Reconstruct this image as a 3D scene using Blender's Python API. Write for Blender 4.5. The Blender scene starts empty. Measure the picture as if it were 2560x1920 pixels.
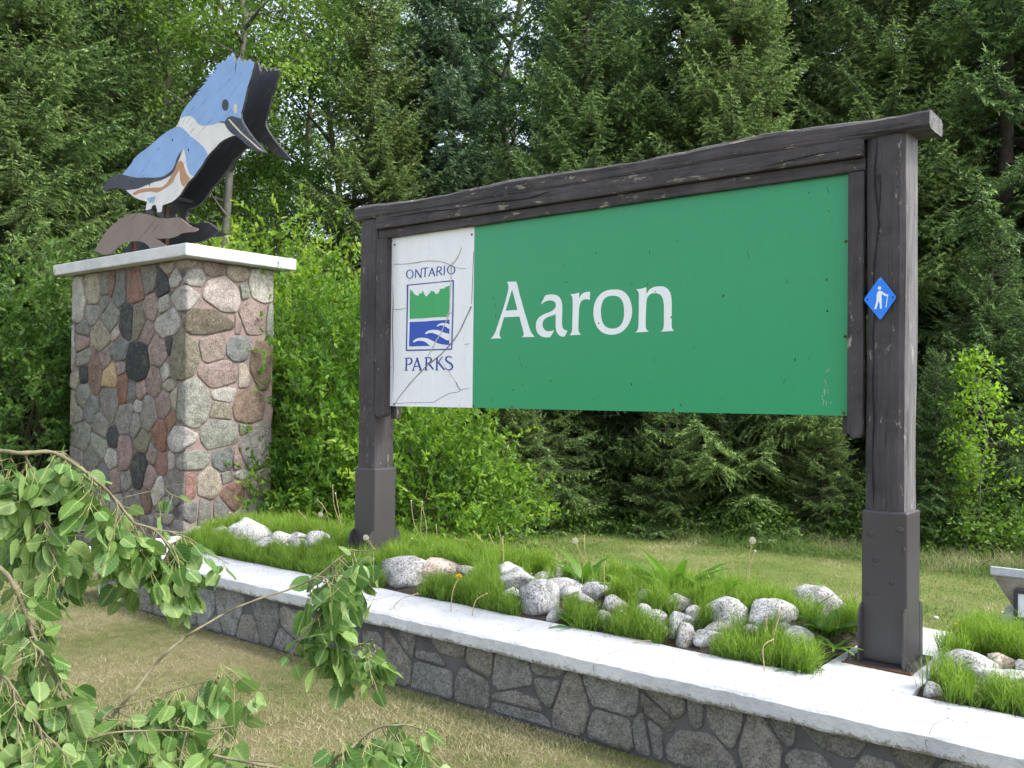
import bpy, bmesh, math, random
import numpy as np
from mathutils import Vector, Matrix, noise
from mathutils.geometry import tessellate_polygon
random.seed(7); RNG=np.random.default_rng(7)
S=bpy.context.scene; COL=S.collection
# ------------------------------------------------------------------ camera
CF,PIT,ROL,YAW=2315.28,0.0136,0.0110,0.8939      # focal length in pixels of a 2560 wide picture
EYE=Vector((0,0,1.6))
FW=Vector((-math.cos(YAW)*math.cos(PIT),math.sin(YAW)*math.cos(PIT),math.sin(PIT)))
R0=Vector((math.sin(YAW),math.cos(YAW),0)); U0=R0.cross(FW)
RT=math.cos(ROL)*R0+math.sin(ROL)*U0; UP=-math.sin(ROL)*R0+math.cos(ROL)*U0
cd=bpy.data.cameras.new('camera'); co=bpy.data.objects.new('camera',cd); COL.objects.link(co)
cd.sensor_width=36; cd.lens=CF/2560*36; cd.clip_start=.05; cd.clip_end=2000
m=Matrix((RT,UP,-FW)).transposed().to_4x4(); m.translation=EYE; co.matrix_world=m; S.camera=co
def at(x,y,X=None,Y=None,z=None,D=None):
    "a measured direction in the photograph met with a real plane of the place"
    d=FW+(x-1280)/CF*RT-(y-960)/CF*UP
    t=D if D is not None else (Y/d.y if Y is not None else (X/d.x if X is not None else (z-1.6)/d.z))
    return EYE+d*t
# ------------------------------------------------------------------ sky and sun
SUN_EL,SUN_AZ=math.radians(52),math.radians(72)   # azimuth from +Y towards +X
W=bpy.data.worlds.new('World'); S.world=W; W.use_nodes=True; nt=W.node_tree; nt.nodes.clear()
sk=nt.nodes.new('ShaderNodeTexSky'); sk.sky_type='NISHITA'; sk.sun_disc=False
sk.sun_elevation=SUN_EL; sk.sun_rotation=SUN_AZ; sk.air_density=1.0; sk.dust_density=3.0; sk.ozone_density=1.0
hs=nt.nodes.new('ShaderNodeHueSaturation'); hs.inputs['Saturation'].default_value=.5; hs.inputs['Value'].default_value=1.75
bg=nt.nodes.new('ShaderNodeBackground'); bg.inputs['Strength'].default_value=.15
ow=nt.nodes.new('ShaderNodeOutputWorld')
nt.links.new(sk.outputs[0],hs.inputs['Color']); nt.links.new(hs.outputs[0],bg.inputs[0]); nt.links.new(bg.outputs[0],ow.inputs[0])
sl=bpy.data.lights.new('sun','SUN'); sl.energy=2.1; sl.angle=math.radians(12); sl.color=(1,.955,.88)
so=bpy.data.objects.new('sun',sl); COL.objects.link(so)
sd=Vector((math.sin(SUN_AZ)*math.cos(SUN_EL),math.cos(SUN_AZ)*math.cos(SUN_EL),math.sin(SUN_EL)))
so.rotation_euler=sd.to_track_quat('Z','Y').to_euler(); so.location=(5,-3,12)
S.view_settings.view_transform='Standard'; S.view_settings.look='None'; S.view_settings.gamma=1
S.view_settings.use_curve_mapping=False; S.view_settings.exposure=0.8
S.cycles.max_bounces=6; S.cycles.diffuse_bounces=4; S.cycles.transparent_max_bounces=4
# ------------------------------------------------------------------ object helpers
def link(name,me,parent=None,mat=None):
    o=bpy.data.objects.new(name,me); COL.objects.link(o)
    if parent is not None: o.parent=parent
    if mat is not None and me is not None:
        for q in (mat if isinstance(mat,(list,tuple)) else [mat]):
            me.materials.append(q)
    return o
def tag(o,label,cat=None,group=None,kind=None):
    if label: o['label']=label
    if cat: o['category']=cat
    if group: o['group']=group
    if kind: o['kind']=kind
    return o
def empty(name,loc=(0,0,0)):
    o=bpy.data.objects.new(name,None); COL.objects.link(o); o.location=loc; o.empty_display_size=.1; return o
def mesh(name,vs,fs,smooth=False,mi=None):
    me=bpy.data.meshes.new(name); me.from_pydata([tuple(v) for v in vs],[],[tuple(f) for f in fs]); me.update()
    if smooth: me.polygons.foreach_set('use_smooth',[True]*len(me.polygons))
    if mi is not None: me.polygons.foreach_set('material_index',mi)
    return me
def tri_mesh(name,V,tint=None,nper=3):
    "V: (n,nper,3) loose facets"
    n=len(V); me=bpy.data.meshes.new(name)
    me.vertices.add(n*nper); me.vertices.foreach_set('co',np.ascontiguousarray(V,dtype=np.float32).ravel())
    me.loops.add(n*nper); me.loops.foreach_set('vertex_index',np.arange(n*nper,dtype=np.int32))
    me.polygons.add(n); me.polygons.foreach_set('loop_start',np.arange(0,n*nper,nper,dtype=np.int32))
    try: me.polygons.foreach_set('loop_total',np.full(n,nper,dtype=np.int32))
    except Exception: pass
    me.update(calc_edges=True)
    if tint is not None:
        a=me.attributes.new('tint','FLOAT','FACE'); a.data.foreach_set('value',np.ascontiguousarray(tint,dtype=np.float32))
    return me
class MB:
    def __init__(s): s.v=[]; s.f=[]; s.m=[]
    def add(s,vs,fs,mi=0):
        o=len(s.v); s.v+= [tuple(v) for v in vs]; s.f+=[tuple(i+o for i in f) for f in fs]; s.m+=[mi]*len(fs)
    def box(s,a,b,mi=0):
        x0,y0,z0=a; x1,y1,z1=b
        s.add([(x0,y0,z0),(x1,y0,z0),(x1,y1,z0),(x0,y1,z0),(x0,y0,z1),(x1,y0,z1),(x1,y1,z1),(x0,y1,z1)],
              [(0,3,2,1),(4,5,6,7),(0,1,5,4),(1,2,6,5),(2,3,7,6),(3,0,4,7)],mi)
    def tube(s,pts,rad,n=6,mi=0,cap=True):
        pts=[Vector(p) for p in pts]; k=len(pts)
        if not hasattr(rad,'__len__'): rad=[rad]*k
        vs=[];fs=[]; prev=Vector((0.31,0.77,0.55))
        for i,p in enumerate(pts):
            t=(pts[min(i+1,k-1)]-pts[max(i-1,0)])
            if t.length<1e-9: t=Vector((0,0,1))
            t.normalize(); u=prev-t*prev.dot(t)
            if u.length<1e-4: u=t.orthogonal()
            u.normalize(); prev=u; w=t.cross(u)
            for j in range(n):
                a=2*math.pi*j/n; vs.append(p+(u*math.cos(a)+w*math.sin(a))*rad[i])
        for i in range(k-1):
            for j in range(n):
                a=i*n+j;b=i*n+(j+1)%n; fs.append((a,b,b+n,a+n))
        if cap: fs.append(tuple(range(n))[::-1]); fs.append(tuple((k-1)*n+j for j in range(n)))
        s.add(vs,fs,mi)
    def blob(s,c,r,nu=8,nv=5,mi=0):
        vs=[];fs=[]
        for i in range(nv+1):
            th=math.pi*i/nv
            for j in range(nu):
                a=2*math.pi*j/nu; vs.append((c[0]+r[0]*math.sin(th)*math.cos(a),c[1]+r[1]*math.sin(th)*math.sin(a),c[2]+r[2]*math.cos(th)))
        for i in range(nv):
            for j in range(nu): fs.append((i*nu+j,(i+1)*nu+j,(i+1)*nu+(j+1)%nu,i*nu+(j+1)%nu))
        s.add(vs,fs,mi)
    def build(s,name,mat,parent=None,smooth=False):
        return link(name,mesh(name,s.v,s.f,smooth,s.m),parent,mat)
def bevel(o,w,seg=2):
    bm=bmesh.new(); bm.from_mesh(o.data); bmesh.ops.remove_doubles(bm,verts=bm.verts,dist=1e-5)
    bmesh.ops.bevel(bm,geom=list(bm.edges),offset=w,segments=seg,profile=.6,affect='EDGES',clamp_overlap=True)
    bm.to_mesh(o.data); bm.free(); return o
def area2(l): return sum(l[i][0]*l[(i+1)%len(l)][1]-l[(i+1)%len(l)][0]*l[i][1] for i in range(len(l)))/2
def prism(loops,f0,f1):
    "loops (outer, holes) of 2D points; f0/f1 map a 2D point to the front/back 3D point"
    L=[]
    for i,l in enumerate(loops):
        l=[tuple(q) for q in l]
        if (area2(l)>0)!=(i==0): l=l[::-1]
        L.append(l)
    flat=[q for l in L for q in l]
    tr=tessellate_polygon([[Vector((a,b,0)) for a,b in l] for l in L]); n=len(flat)
    vs=[f0(q) for q in flat]+[f1(q) for q in flat]; fs=[]
    for t in tr:
        a,b,c=t; q=(flat[b][0]-flat[a][0])*(flat[c][1]-flat[a][1])-(flat[c][0]-flat[a][0])*(flat[b][1]-flat[a][1])
        if q<0: a,c=c,a
        fs.append((a,b,c)); fs.append((n+c,n+b,n+a))
    o=0
    for l in L:
        k=len(l)
        for i in range(k): a=o+i;b=o+(i+1)%k; fs.append((a,n+a,n+b,b))
        o+=k
    return vs,fs
def smoothloop(pts,sub=3,closed=True):
    P=[Vector((p[0],p[1])) for p in pts]; n=len(P); out=[]
    for i in range(n if closed else n-1):
        if closed: a,b,c,d=P[i-1],P[i],P[(i+1)%n],P[(i+2)%n]
        else: a,b,c,d=P[max(i-1,0)],P[i],P[i+1],P[min(i+2,n-1)]
        for k in range(sub):
            t=k/sub; out.append(.5*((2*b)+(-a+c)*t+(2*a-5*b+4*c-d)*t*t+(-a+3*b-3*c+d)*t*t*t))
    if not closed: out.append(P[-1])
    return [(v.x,v.y) for v in out]
def plate_y(mb,loops,y0,y1,mi=0):
    "loops of (x,z), front at y0 (towards the viewer), back at y1"
    vs,fs=prism(loops,lambda q:(q[0],y0,q[1]),lambda q:(q[0],y1,q[1])); mb.add(vs,fs,mi)
def crop(ox,oy,s): return lambda x,y:(ox+x*s,oy+y*s)
def on_y(Y,cr):
    def f(pts):
        o=[]
        for x,y in pts:
            v=at(*cr(x,y),Y=Y); o.append((v.x,v.z))
        return o
    return f
# ------------------------------------------------------------------ material helpers
def newmat(name):
    m=bpy.data.materials.new(name); m.use_nodes=True; t=m.node_tree; b=t.nodes['Principled BSDF']; return m,t,b
def N(t,ty,**k):
    n=t.nodes.new(ty)
    for a,b in k.items():
        if a.startswith('i_'):
            key=a[2:].replace('_',' '); n.inputs[int(key) if key.isdigit() else key].default_value=b
        else: setattr(n,a,b)
    return n
def ramp(t,fac,stops,interp='LINEAR'):
    r=N(t,'ShaderNodeValToRGB'); r.color_ramp.interpolation=interp; e=r.color_ramp.elements
    while len(e)>1: e.remove(e[-1])
    e[0].position=stops[0][0]; e[0].color=(*stops[0][1],1)
    for p,c in stops[1:]:
        q=e.new(p); q.color=(*c,1)
    t.links.new(fac,r.inputs[0]); return r.outputs[0]
def g(v): return (v,v,v)
def nz(t,co,scale,detail=4,rough=.6,dist=0,map=None):
    if map is not None:
        mp=N(t,'ShaderNodeMapping'); mp.inputs['Scale'].default_value=map; t.links.new(co,mp.inputs[0]); co=mp.outputs[0]
    n=N(t,'ShaderNodeTexNoise'); n.inputs['Scale'].default_value=scale; n.inputs['Detail'].default_value=detail
    n.inputs['Roughness'].default_value=rough; n.inputs['Distortion'].default_value=dist
    t.links.new(co,n.inputs['Vector']); return n.outputs[0]
def mix(t,fac,a,b,mode='MIX'):
    n=N(t,'ShaderNodeMix',data_type='RGBA',blend_type=mode)
    for i,v in ((0,fac),(6,a),(7,b)):
        if isinstance(v,(int,float)): n.inputs[i].default_value=v
        elif isinstance(v,tuple): n.inputs[i].default_value=(*v,1)[:4]
        else: t.links.new(v,n.inputs[i])
    return n.outputs[2]
def mth(t,op,a,b=0,clamp=False):
    n=N(t,'ShaderNodeMath',operation=op,use_clamp=clamp)
    for i,v in enumerate((a,b)):
        if isinstance(v,(int,float)): n.inputs[i].default_value=v
        else: t.links.new(v,n.inputs[i])
    return n.outputs[0]
def bump(t,b,h,strength,dist=.01):
    n=N(t,'ShaderNodeBump'); n.inputs['Strength'].default_value=strength; n.inputs['Distance'].default_value=dist
    t.links.new(h,n.inputs['Height']); t.links.new(n.outputs[0],b.inputs['Normal'])
def objco(t): return N(t,'ShaderNodeTexCoord').outputs['Object']
def geoco(t): return N(t,'ShaderNodeNewGeometry').outputs['Position']
def plain(name,col,rough=.7,var=.15,scale=6,bs=60,bst=.15,metal=0,spec=.4):
    m,t,b=newmat(name); c=geoco(t)
    n=nz(t,c,scale,5)
    cc=ramp(t,n,[(.25,tuple(x*(1-var) for x in col)),(.75,tuple(min(1,x*(1+var)) for x in col))])
    t.links.new(cc,b.inputs['Base Color']); b.inputs['Roughness'].default_value=rough; b.inputs['Metallic'].default_value=metal
    b.inputs['Specular IOR Level'].default_value=spec
    if bst: bump(t,b,nz(t,c,bs,4),bst)
    return m
def painted_wood(name,base,peel_col,axis,peel=.61,wear=0.0,fine=1.0):
    "weathered paint on timber, grain along axis"
    m,t,b=newmat(name); c=geoco(t); sc=[26,26,26]; sc[axis]=1.3; sc=tuple(sc); s2=[11,11,11]; s2[axis]=.8
    gr=nz(t,c,2.6*fine,9,.75,.6,map=sc); g2=nz(t,c,2.2,7,.7,.9,map=tuple(s2)); big=nz(t,c,3,5,.7)
    base2=ramp(t,big,[(.38,tuple(x*.72 for x in base)),(.62,tuple(x*1.35 for x in base))])
    line=ramp(t,gr,[(.36,g(.35 if axis==0 else .6)),(.45,g(1)),(.62,g(1.45 if axis==0 else 1.2))]); l2=ramp(t,g2,[(.33,g(.12)),(.37,g(1))])
    col=mix(t,1,base2,line,'MULTIPLY'); col=mix(t,.85 if axis==0 else .4,col,l2,'MULTIPLY')
    pc=[9,9,9]; pc[axis]=2.6
    pn=nz(t,c,2.0,9,.8,.3,map=tuple(pc)); pm=ramp(t,pn,[(peel,g(0)),(peel+.010,g(1))])
    pcol=ramp(t,gr,[(.38,tuple(x*.5 for x in peel_col)),(.6,peel_col)])
    if wear>0:
        wn=nz(t,c,2.0,6,.7,.2,map=tuple([8 if i!=axis else 1.2 for i in range(3)]))
        wm=ramp(t,wn,[(.56-wear*.3,g(0)),(.64-wear*.25,g(1))])
        col=mix(t,wm,col,ramp(t,gr,[(.38,(.06,.057,.06)),(.62,(.175,.17,.175))]))
    col=mix(t,pm,col,pcol)
    t.links.new(col,b.inputs['Base Color']); b.inputs['Roughness'].default_value=.6; b.inputs['Specular IOR Level'].default_value=.35
    h=mth(t,'ADD',mth(t,'MULTIPLY',gr,1.0),mth(t,'MULTIPLY',l2,1.0)); h=mth(t,'SUBTRACT',h,mth(t,'MULTIPLY',pm,.35))
    bump(t,b,h,.8,.009); return m
def foliage(name,stops,trans=.3,rough=.55,attr=True,objvar=True,spec=.35):
    m,t,b=newmat(name); out=t.nodes['Material Output']
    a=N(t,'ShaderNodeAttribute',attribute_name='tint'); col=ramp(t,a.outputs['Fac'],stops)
    if objvar:
        oi=N(t,'ShaderNodeObjectInfo'); h=N(t,'ShaderNodeHueSaturation')
        mr=N(t,'ShaderNodeMapRange'); t.links.new(oi.outputs['Random'],mr.inputs[0]); mr.inputs[3].default_value=.485; mr.inputs[4].default_value=.512
        mv=N(t,'ShaderNodeMapRange'); t.links.new(oi.outputs['Random'],mv.inputs[0]); mv.inputs[3].default_value=1.15; mv.inputs[4].default_value=.82
        t.links.new(mr.outputs[0],h.inputs['Hue']); t.links.new(mv.outputs[0],h.inputs['Value']); t.links.new(col,h.inputs['Color']); col=h.outputs[0]
    t.links.new(col,b.inputs['Base Color']); b.inputs['Roughness'].default_value=rough; b.inputs['Specular IOR Level'].default_value=spec
    tr=N(t,'ShaderNodeBsdfTranslucent'); hb=N(t,'ShaderNodeHueSaturation'); hb.inputs['Value'].default_value=1.5; hb.inputs['Saturation'].default_value=1.1
    t.links.new(col,hb.inputs['Color']); t.links.new(hb.outputs[0],tr.inputs[0])
    mx=N(t,'ShaderNodeMixShader'); mx.inputs[0].default_value=trans
    t.links.new(b.outputs[0],mx.inputs[1]); t.links.new(tr.outputs[0],mx.inputs[2]); t.links.new(mx.outputs[0],out.inputs[0])
    return m
# ------------------------------------------------------------------ materials
def granite(name,speck=85):
    m,t,b=newmat(name); c=geoco(t); oi=N(t,'ShaderNodeObjectInfo')
    f=nz(t,c,speck,4,.85); md=nz(t,c,12,7,.75,.8); vn=nz(t,c,7,5,.6,1.5,map=(1,1,2.5))
    v=mth(t,'ADD',mth(t,'MULTIPLY',ramp(t,f,[(.36,g(.3)),(.5,g(.98)),(.62,g(1.5))]),.8),.2)
    v2=ramp(t,md,[(.36,g(.62)),(.5,g(1)),(.64,g(1.28))])
    c1=mix(t,1.0,oi.outputs['Color'],v,'MULTIPLY'); c1=mix(t,1.0,c1,v2,'MULTIPLY')
    sp=nz(t,c,speck*.45,2,.5); c1=mix(t,ramp(t,sp,[(.62,g(0)),(.68,g(.18))]),c1,(.55,.52,.48,1))
    li=nz(t,c,5,6,.75,.4); c1=mix(t,ramp(t,li,[(.53,g(0)),(.64,g(.38))]),c1,(.20,.22,.15,1))
    t.links.new(c1,b.inputs['Base Color']); b.inputs['Roughness'].default_value=.85; b.inputs['Specular IOR Level'].default_value=.25
    h=mth(t,'ADD',mth(t,'MULTIPLY',nz(t,c,22,8,.8),1.0),mth(t,'MULTIPLY',f,.35)); bump(t,b,h,1.0,.035); return m
M_STONE=granite('rough_granite')
def boulder_mat():
    m,t,b=newmat('pale_boulder'); c=geoco(t); oi=N(t,'ShaderNodeObjectInfo')
    f=nz(t,c,95,3,.85); md=nz(t,c,10,7,.75,.7)
    v=ramp(t,f,[(.38,g(.18)),(.46,g(.75)),(.58,g(1.2))]); v2=ramp(t,md,[(.38,g(.5)),(.52,g(1.0)),(.64,g(1.2))])
    c1=mix(t,1.0,mix(t,1.0,oi.outputs['Color'],v,'MULTIPLY'),v2,'MULTIPLY')
    w=nz(t,c,6,6,.7,.3); c1=mix(t,ramp(t,w,[(.54,g(0)),(.64,g(.35))]),c1,(.50,.50,.49,1))
    t.links.new(c1,b.inputs['Base Color']); b.inputs['Roughness'].default_value=.8
    bump(t,b,nz(t,c,40,7,.7),.45,.012); return m
M_ROCK=boulder_mat()
def mortar():
    m,t,b=newmat('pink_mortar'); c=geoco(t); n=nz(t,c,7,7,.8,.6); f=nz(t,c,70,5,.8)
    sep=N(t,'ShaderNodeSeparateXYZ'); t.links.new(c,sep.inputs[0]); fr=N(t,'ShaderNodeMapRange'); t.links.new(sep.outputs[1],fr.inputs[0]); fr.inputs[1].default_value=4.6; fr.inputs[2].default_value=4.85; fr.inputs[3].default_value=.115; fr.inputs[4].default_value=-.03
    col=ramp(t,mth(t,'ADD',n,fr.outputs[0]),[(.48,(.27,.20,.182)),(.56,(.19,.155,.145)),(.63,(.09,.08,.077))])
    col=mix(t,1,col,ramp(t,f,[(.3,g(.6)),(.7,g(1.2))]),'MULTIPLY'); t.links.new(col,b.inputs['Base Color']); b.inputs['Roughness'].default_value=.95; bump(t,b,f,.6,.01); return m
M_MORTAR=mortar()
M_MORTAR_D=plain('grey_mortar',(.095,.092,.096),.95,.35,9,120,.5)
def white_paint():
    m,t,b=newmat('white_masonry_paint'); c=geoco(t); sep=N(t,'ShaderNodeSeparateXYZ'); t.links.new(c,sep.inputs[0]); z=sep.outputs[2]
    d=nz(t,c,2.2,8,.75,.4); sp=nz(t,c,20,6,.85,.5); cr=nz(t,c,5,9,.85,1.4); fine=nz(t,c,90,4,.8)
    col=ramp(t,d,[(.40,(.47,.485,.52)),(.58,(.615,.625,.645))])
    col=mix(t,ramp(t,cr,[(.55,g(0)),(.64,g(.5))]),col,(.47,.46,.44,1))
    col=mix(t,ramp(t,sp,[(.62,g(0)),(.67,g(.8))]),col,(.25,.22,.18,1))
    # grime clings to the drip edge of the coping, stones below it are stained by runoff
    lo=N(t,'ShaderNodeMapRange'); t.links.new(z,lo.inputs[0]); lo.inputs[1].default_value=.325; lo.inputs[2].default_value=.372; lo.inputs[3].default_value=.17; lo.inputs[4].default_value=-.12
    col=mix(t,ramp(t,mth(t,'ADD',sp,lo.outputs[0]),[(.56,g(0)),(.66,g(.75))]),col,(.16,.13,.09,1))
    t.links.new(col,b.inputs['Base Color']); b.inputs['Roughness'].default_value=.7
    bump(t,b,mth(t,'ADD',mth(t,'MULTIPLY',nz(t,c,45,7,.75),.8),mth(t,'MULTIPLY',nz(t,c,9,4),1.0)),.75,.016); return m
M_WHITE=white_paint()
WOODC=(.044,.038,.041)
M_WX=painted_wood('brown_painted_timber',WOODC,(.36,.31,.25),0,.585,.0)
M_WXTOP=painted_wood('worn_beam_top',WOODC,(.38,.34,.29),0,.555,.6)
M_WZ=painted_wood('brown_painted_post',WOODC,(.42,.39,.35),2,.605,.0)
M_WZW=painted_wood('weathered_post_side',(.10,.095,.098),(.36,.345,.33),2,.60,.8)
M_METAL=plain('brown_sheet_metal',(.046,.042,.046),.38,.12,2.5,40,.03,spec=.5)
M_CRACK=plain('dark_crack',(.012,.010,.010),.95,.1,9,50,.0)
def enamel(name,col,rough,var=.05,dirt=.35):
    m,t,b=newmat(name); c=geoco(t)
    st=nz(t,c,2.5,6,.6,.2,map=(9,9,.7)); sp=nz(t,c,48,4,.7)
    cc=ramp(t,st,[(.3,tuple(x*(1-var) for x in col)),(.7,tuple(x*(1+var) for x in col))])
    cc=mix(t,ramp(t,sp,[(.665,g(0)),(.685,g(dirt))]),cc,(.05,.045,.04,1))
    t.links.new(cc,b.inputs['Base Color']); b.inputs['Roughness'].default_value=rough; b.inputs['Specular IOR Level'].default_value=.5
    bump(t,b,nz(t,c,3,3),.04,.01); return m
M_GREEN=enamel('green_sign_enamel',(.013,.275,.112),.33,.015)
M_WPAN=enamel('white_sign_enamel',(.74,.75,.79),.4,.04,.5)
M_LET=enamel('white_letter_film',(.74,.76,.78),.4,.03,.3)
M_BLUE=enamel('blue_print',(.010,.065,.42),.45,.03,.1)
M_NAVY=enamel('navy_print',(.014,.050,.27),.45,.03,.1)
M_GPRT=enamel('green_print',(.03,.34,.105),.45,.03,.1)
M_MARK=enamel('blue_marker_plastic',(.004,.19,.80),.35,.03,.1)
M_STEEL=plain('galvanised_head',(.35,.34,.33),.45,.2,40,80,.1,metal=.6)
M_RUST=plain('rusty_steel',(.13,.055,.022),.9,.4,20,90,.3)
def ply(name,col,grain=(.35,),wear=0.0,wc=(.45,.43,.40)):
    m,t,b=newmat(name); c=geoco(t)
    mp=N(t,'ShaderNodeMapping'); mp.inputs['Rotation'].default_value=(0,math.radians(28),0); t.links.new(c,mp.inputs[0])
    gr=nz(t,mp.outputs[0],1.7,8,.8,.7,map=(1.6,1,30)); big=nz(t,c,4,4)
    cc=ramp(t,big,[(.3,tuple(x*.9 for x in col)),(.7,tuple(min(1,x*1.08) for x in col))])
    ln=ramp(t,gr,[(.37,g(0)),(.42,g(1))]); dark=tuple(x*.42 for x in col)
    cc=mix(t,ln,dark,cc)
    if wear:
        ln2=ramp(t,gr,[(.58,g(0)),(.63,g(wear))]); cc=mix(t,ln2,cc,wc)
    t.links.new(cc,b.inputs['Base Color']); b.inputs['Roughness'].default_value=.6
    bump(t,b,ln,.35,.004); return m
P_WHITE=ply('white_plywood_paint',(.68,.66,.66)); P_BLUE=ply('blue_plywood_paint',(.22,.37,.66)); P_NAVY=ply('navy_plywood_paint',(.028,.034,.055),wear=.35)
P_TAN=ply('tan_plywood_paint',(.42,.22,.115)); P_BROWN=ply('brown_plywood_paint',(.20,.15,.125)); P_BLACK=ply('black_plywood_paint',(.020,.022,.028),wear=.25)
P_LBL=ply('light_blue_paint',(.25,.40,.62)); P_CREAM=ply('cream_paint',(.66,.58,.44))
M_BARK_S=plain('spruce_bark',(.085,.07,.058),.95,.4,14,60,.8)
M_BARK_A=plain('aspen_bark',(.125,.125,.105),.9,.35,9,50,.4)
M_TWIG=plain('aspen_twig',(.16,.145,.085),.75,.3,30,120,.4)
M_STEM=plain('shrub_stem',(.075,.065,.045),.9,.3,20,60,.4)
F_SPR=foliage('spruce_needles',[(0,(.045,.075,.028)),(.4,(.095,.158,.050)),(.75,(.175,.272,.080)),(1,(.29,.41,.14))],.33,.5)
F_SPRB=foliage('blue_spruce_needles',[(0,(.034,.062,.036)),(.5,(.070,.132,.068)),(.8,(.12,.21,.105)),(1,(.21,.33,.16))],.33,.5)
F_ASP=foliage('aspen_leaves',[(0,(.075,.15,.028)),(.5,(.12,.225,.04)),(1,(.20,.33,.07))],.45,.45)
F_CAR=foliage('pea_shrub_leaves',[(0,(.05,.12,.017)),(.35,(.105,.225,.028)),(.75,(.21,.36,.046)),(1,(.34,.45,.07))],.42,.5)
F_UND=foliage('undergrowth_leaves',[(0,(.045,.09,.018)),(.5,(.10,.19,.03)),(1,(.21,.32,.06))],.38,.5)
F_HORSE=foliage('horsetail_stems',[(0,(.055,.10,.02)),(.45,(.13,.24,.032)),(1,(.30,.43,.075))],.38,.5,objvar=False)
F_GRASS=foliage('lawn_grass',[(0,(.38,.35,.21)),(.30,(.27,.285,.13)),(.58,(.18,.25,.07)),(1,(.10,.18,.04))],.2,.7,objvar=False,spec=.15)
F_DOCK=foliage('dandelion_leaf',[(0,(.07,.17,.025)),(1,(.12,.26,.04))],.35,.42)
M_STALK=plain('dandelion_stalk',(.33,.25,.14),.7,.3,60,60,.1)
M_FLUFF=plain('seed_fluff',(.62,.60,.52),.95,.2,200,300,.6)
M_YEL=plain('yellow_petals',(.80,.52,.01),.7,.1,80,200,.5)
M_SOIL=plain('bed_soil',(.050,.038,.026),.98,.5,30,90,.9)
def aspen_leaf_mat():
    m,t,b=newmat('aspen_leaf_near'); out=t.nodes['Material Output']; c=objco(t)
    sep=N(t,'ShaderNodeSeparateXYZ'); t.links.new(c,sep.inputs[0]); ax=mth(t,'ABSOLUTE',sep.outputs[0]); y=sep.outputs[1]
    mid=ramp(t,ax,[(0,g(1)),(.0007,g(.9)),(.0013,g(0))])
    fr=mth(t,'FRACT',mth(t,'MULTIPLY',mth(t,'SUBTRACT',y,mth(t,'MULTIPLY',ax,.85)),105)); dv=mth(t,'ABSOLUTE',mth(t,'SUBTRACT',fr,.5))
    sv=ramp(t,dv,[(0,g(.55)),(.045,g(.4)),(.09,g(0))]); vein=mth(t,'MAXIMUM',mid,sv)
    oi=N(t,'ShaderNodeObjectInfo'); base=ramp(t,oi.outputs['Random'],[(0,(.055,.135,.030)),(.4,(.085,.19,.042)),(.75,(.13,.245,.055)),(1,(.22,.34,.09))])
    n=nz(t,c,60,4); base=mix(t,1,base,ramp(t,n,[(.3,g(.85)),(.7,g(1.12))]),'MULTIPLY')
    geo=N(t,'ShaderNodeNewGeometry'); under=mix(t,.5,base,(.26,.36,.14,1)); base=mix(t,geo.outputs['Backfacing'],base,under)
    sp=nz(t,geoco(t),55,3,.7); base=mix(t,ramp(t,sp,[(.66,g(0)),(.70,g(.7))]),base,(.20,.13,.04,1)); col=mix(t,mth(t,'MULTIPLY',vein,.7),base,(.38,.46,.18,1))
    t.links.new(col,b.inputs['Base Color']); b.inputs['Roughness'].default_value=.42; b.inputs['Specular IOR Level'].default_value=.4
    bump(t,b,mth(t,'SUBTRACT',1,vein),.3,.001)
    tr=N(t,'ShaderNodeBsdfTranslucent'); hb=N(t,'ShaderNodeHueSaturation'); hb.inputs['Value'].default_value=1.5; t.links.new(col,hb.inputs['Color']); t.links.new(hb.outputs[0],tr.inputs[0])
    mx=N(t,'ShaderNodeMixShader'); mx.inputs[0].default_value=.33
    t.links.new(b.outputs[0],mx.inputs[1]); t.links.new(tr.outputs[0],mx.inputs[2]); t.links.new(mx.outputs[0],out.inputs[0]); return m
M_ALEAF=aspen_leaf_mat()
def ground_mat():
    m,t,b=newmat('mown_lawn'); c=geoco(t)
    a=nz(t,c,1.3,6,.65,.4); f=nz(t,c,110,5,.8); md=nz(t,c,9,5,.7)
    sep=N(t,'ShaderNodeSeparateXYZ'); t.links.new(c,sep.inputs[0])
    back=N(t,'ShaderNodeMapRange'); t.links.new(sep.outputs[1],back.inputs[0]); back.inputs[1].default_value=4.2; back.inputs[2].default_value=6
    dry=ramp(t,mth(t,'ADD',mth(t,'MULTIPLY',a,.6),mth(t,'MULTIPLY',md,.4)),[(.40,(.15,.155,.06)),(.52,(.24,.22,.11)),(.65,(.32,.27,.16))])
    grn=ramp(t,mth(t,'ADD',mth(t,'MULTIPLY',a,.6),mth(t,'MULTIPLY',md,.4)),[(.40,(.14,.20,.05)),(.54,(.21,.25,.08)),(.68,(.29,.27,.12))])
    col=mix(t,back.outputs[0],dry,grn); col=mix(t,1,col,ramp(t,f,[(.3,g(.45)),(.6,g(1.15))]),'MULTIPLY')
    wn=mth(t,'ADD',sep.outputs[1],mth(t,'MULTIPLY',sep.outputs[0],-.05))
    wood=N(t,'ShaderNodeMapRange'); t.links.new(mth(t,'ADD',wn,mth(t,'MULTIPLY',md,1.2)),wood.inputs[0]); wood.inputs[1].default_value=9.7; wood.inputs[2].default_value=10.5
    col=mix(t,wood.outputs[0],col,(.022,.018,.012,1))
    t.links.new(col,b.inputs['Base Color']); b.inputs['Roughness'].default_value=.95; b.inputs['Specular IOR Level'].default_value=.1
    bump(t,b,f,.8,.03); return m
M_GROUND=ground_mat()

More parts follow.
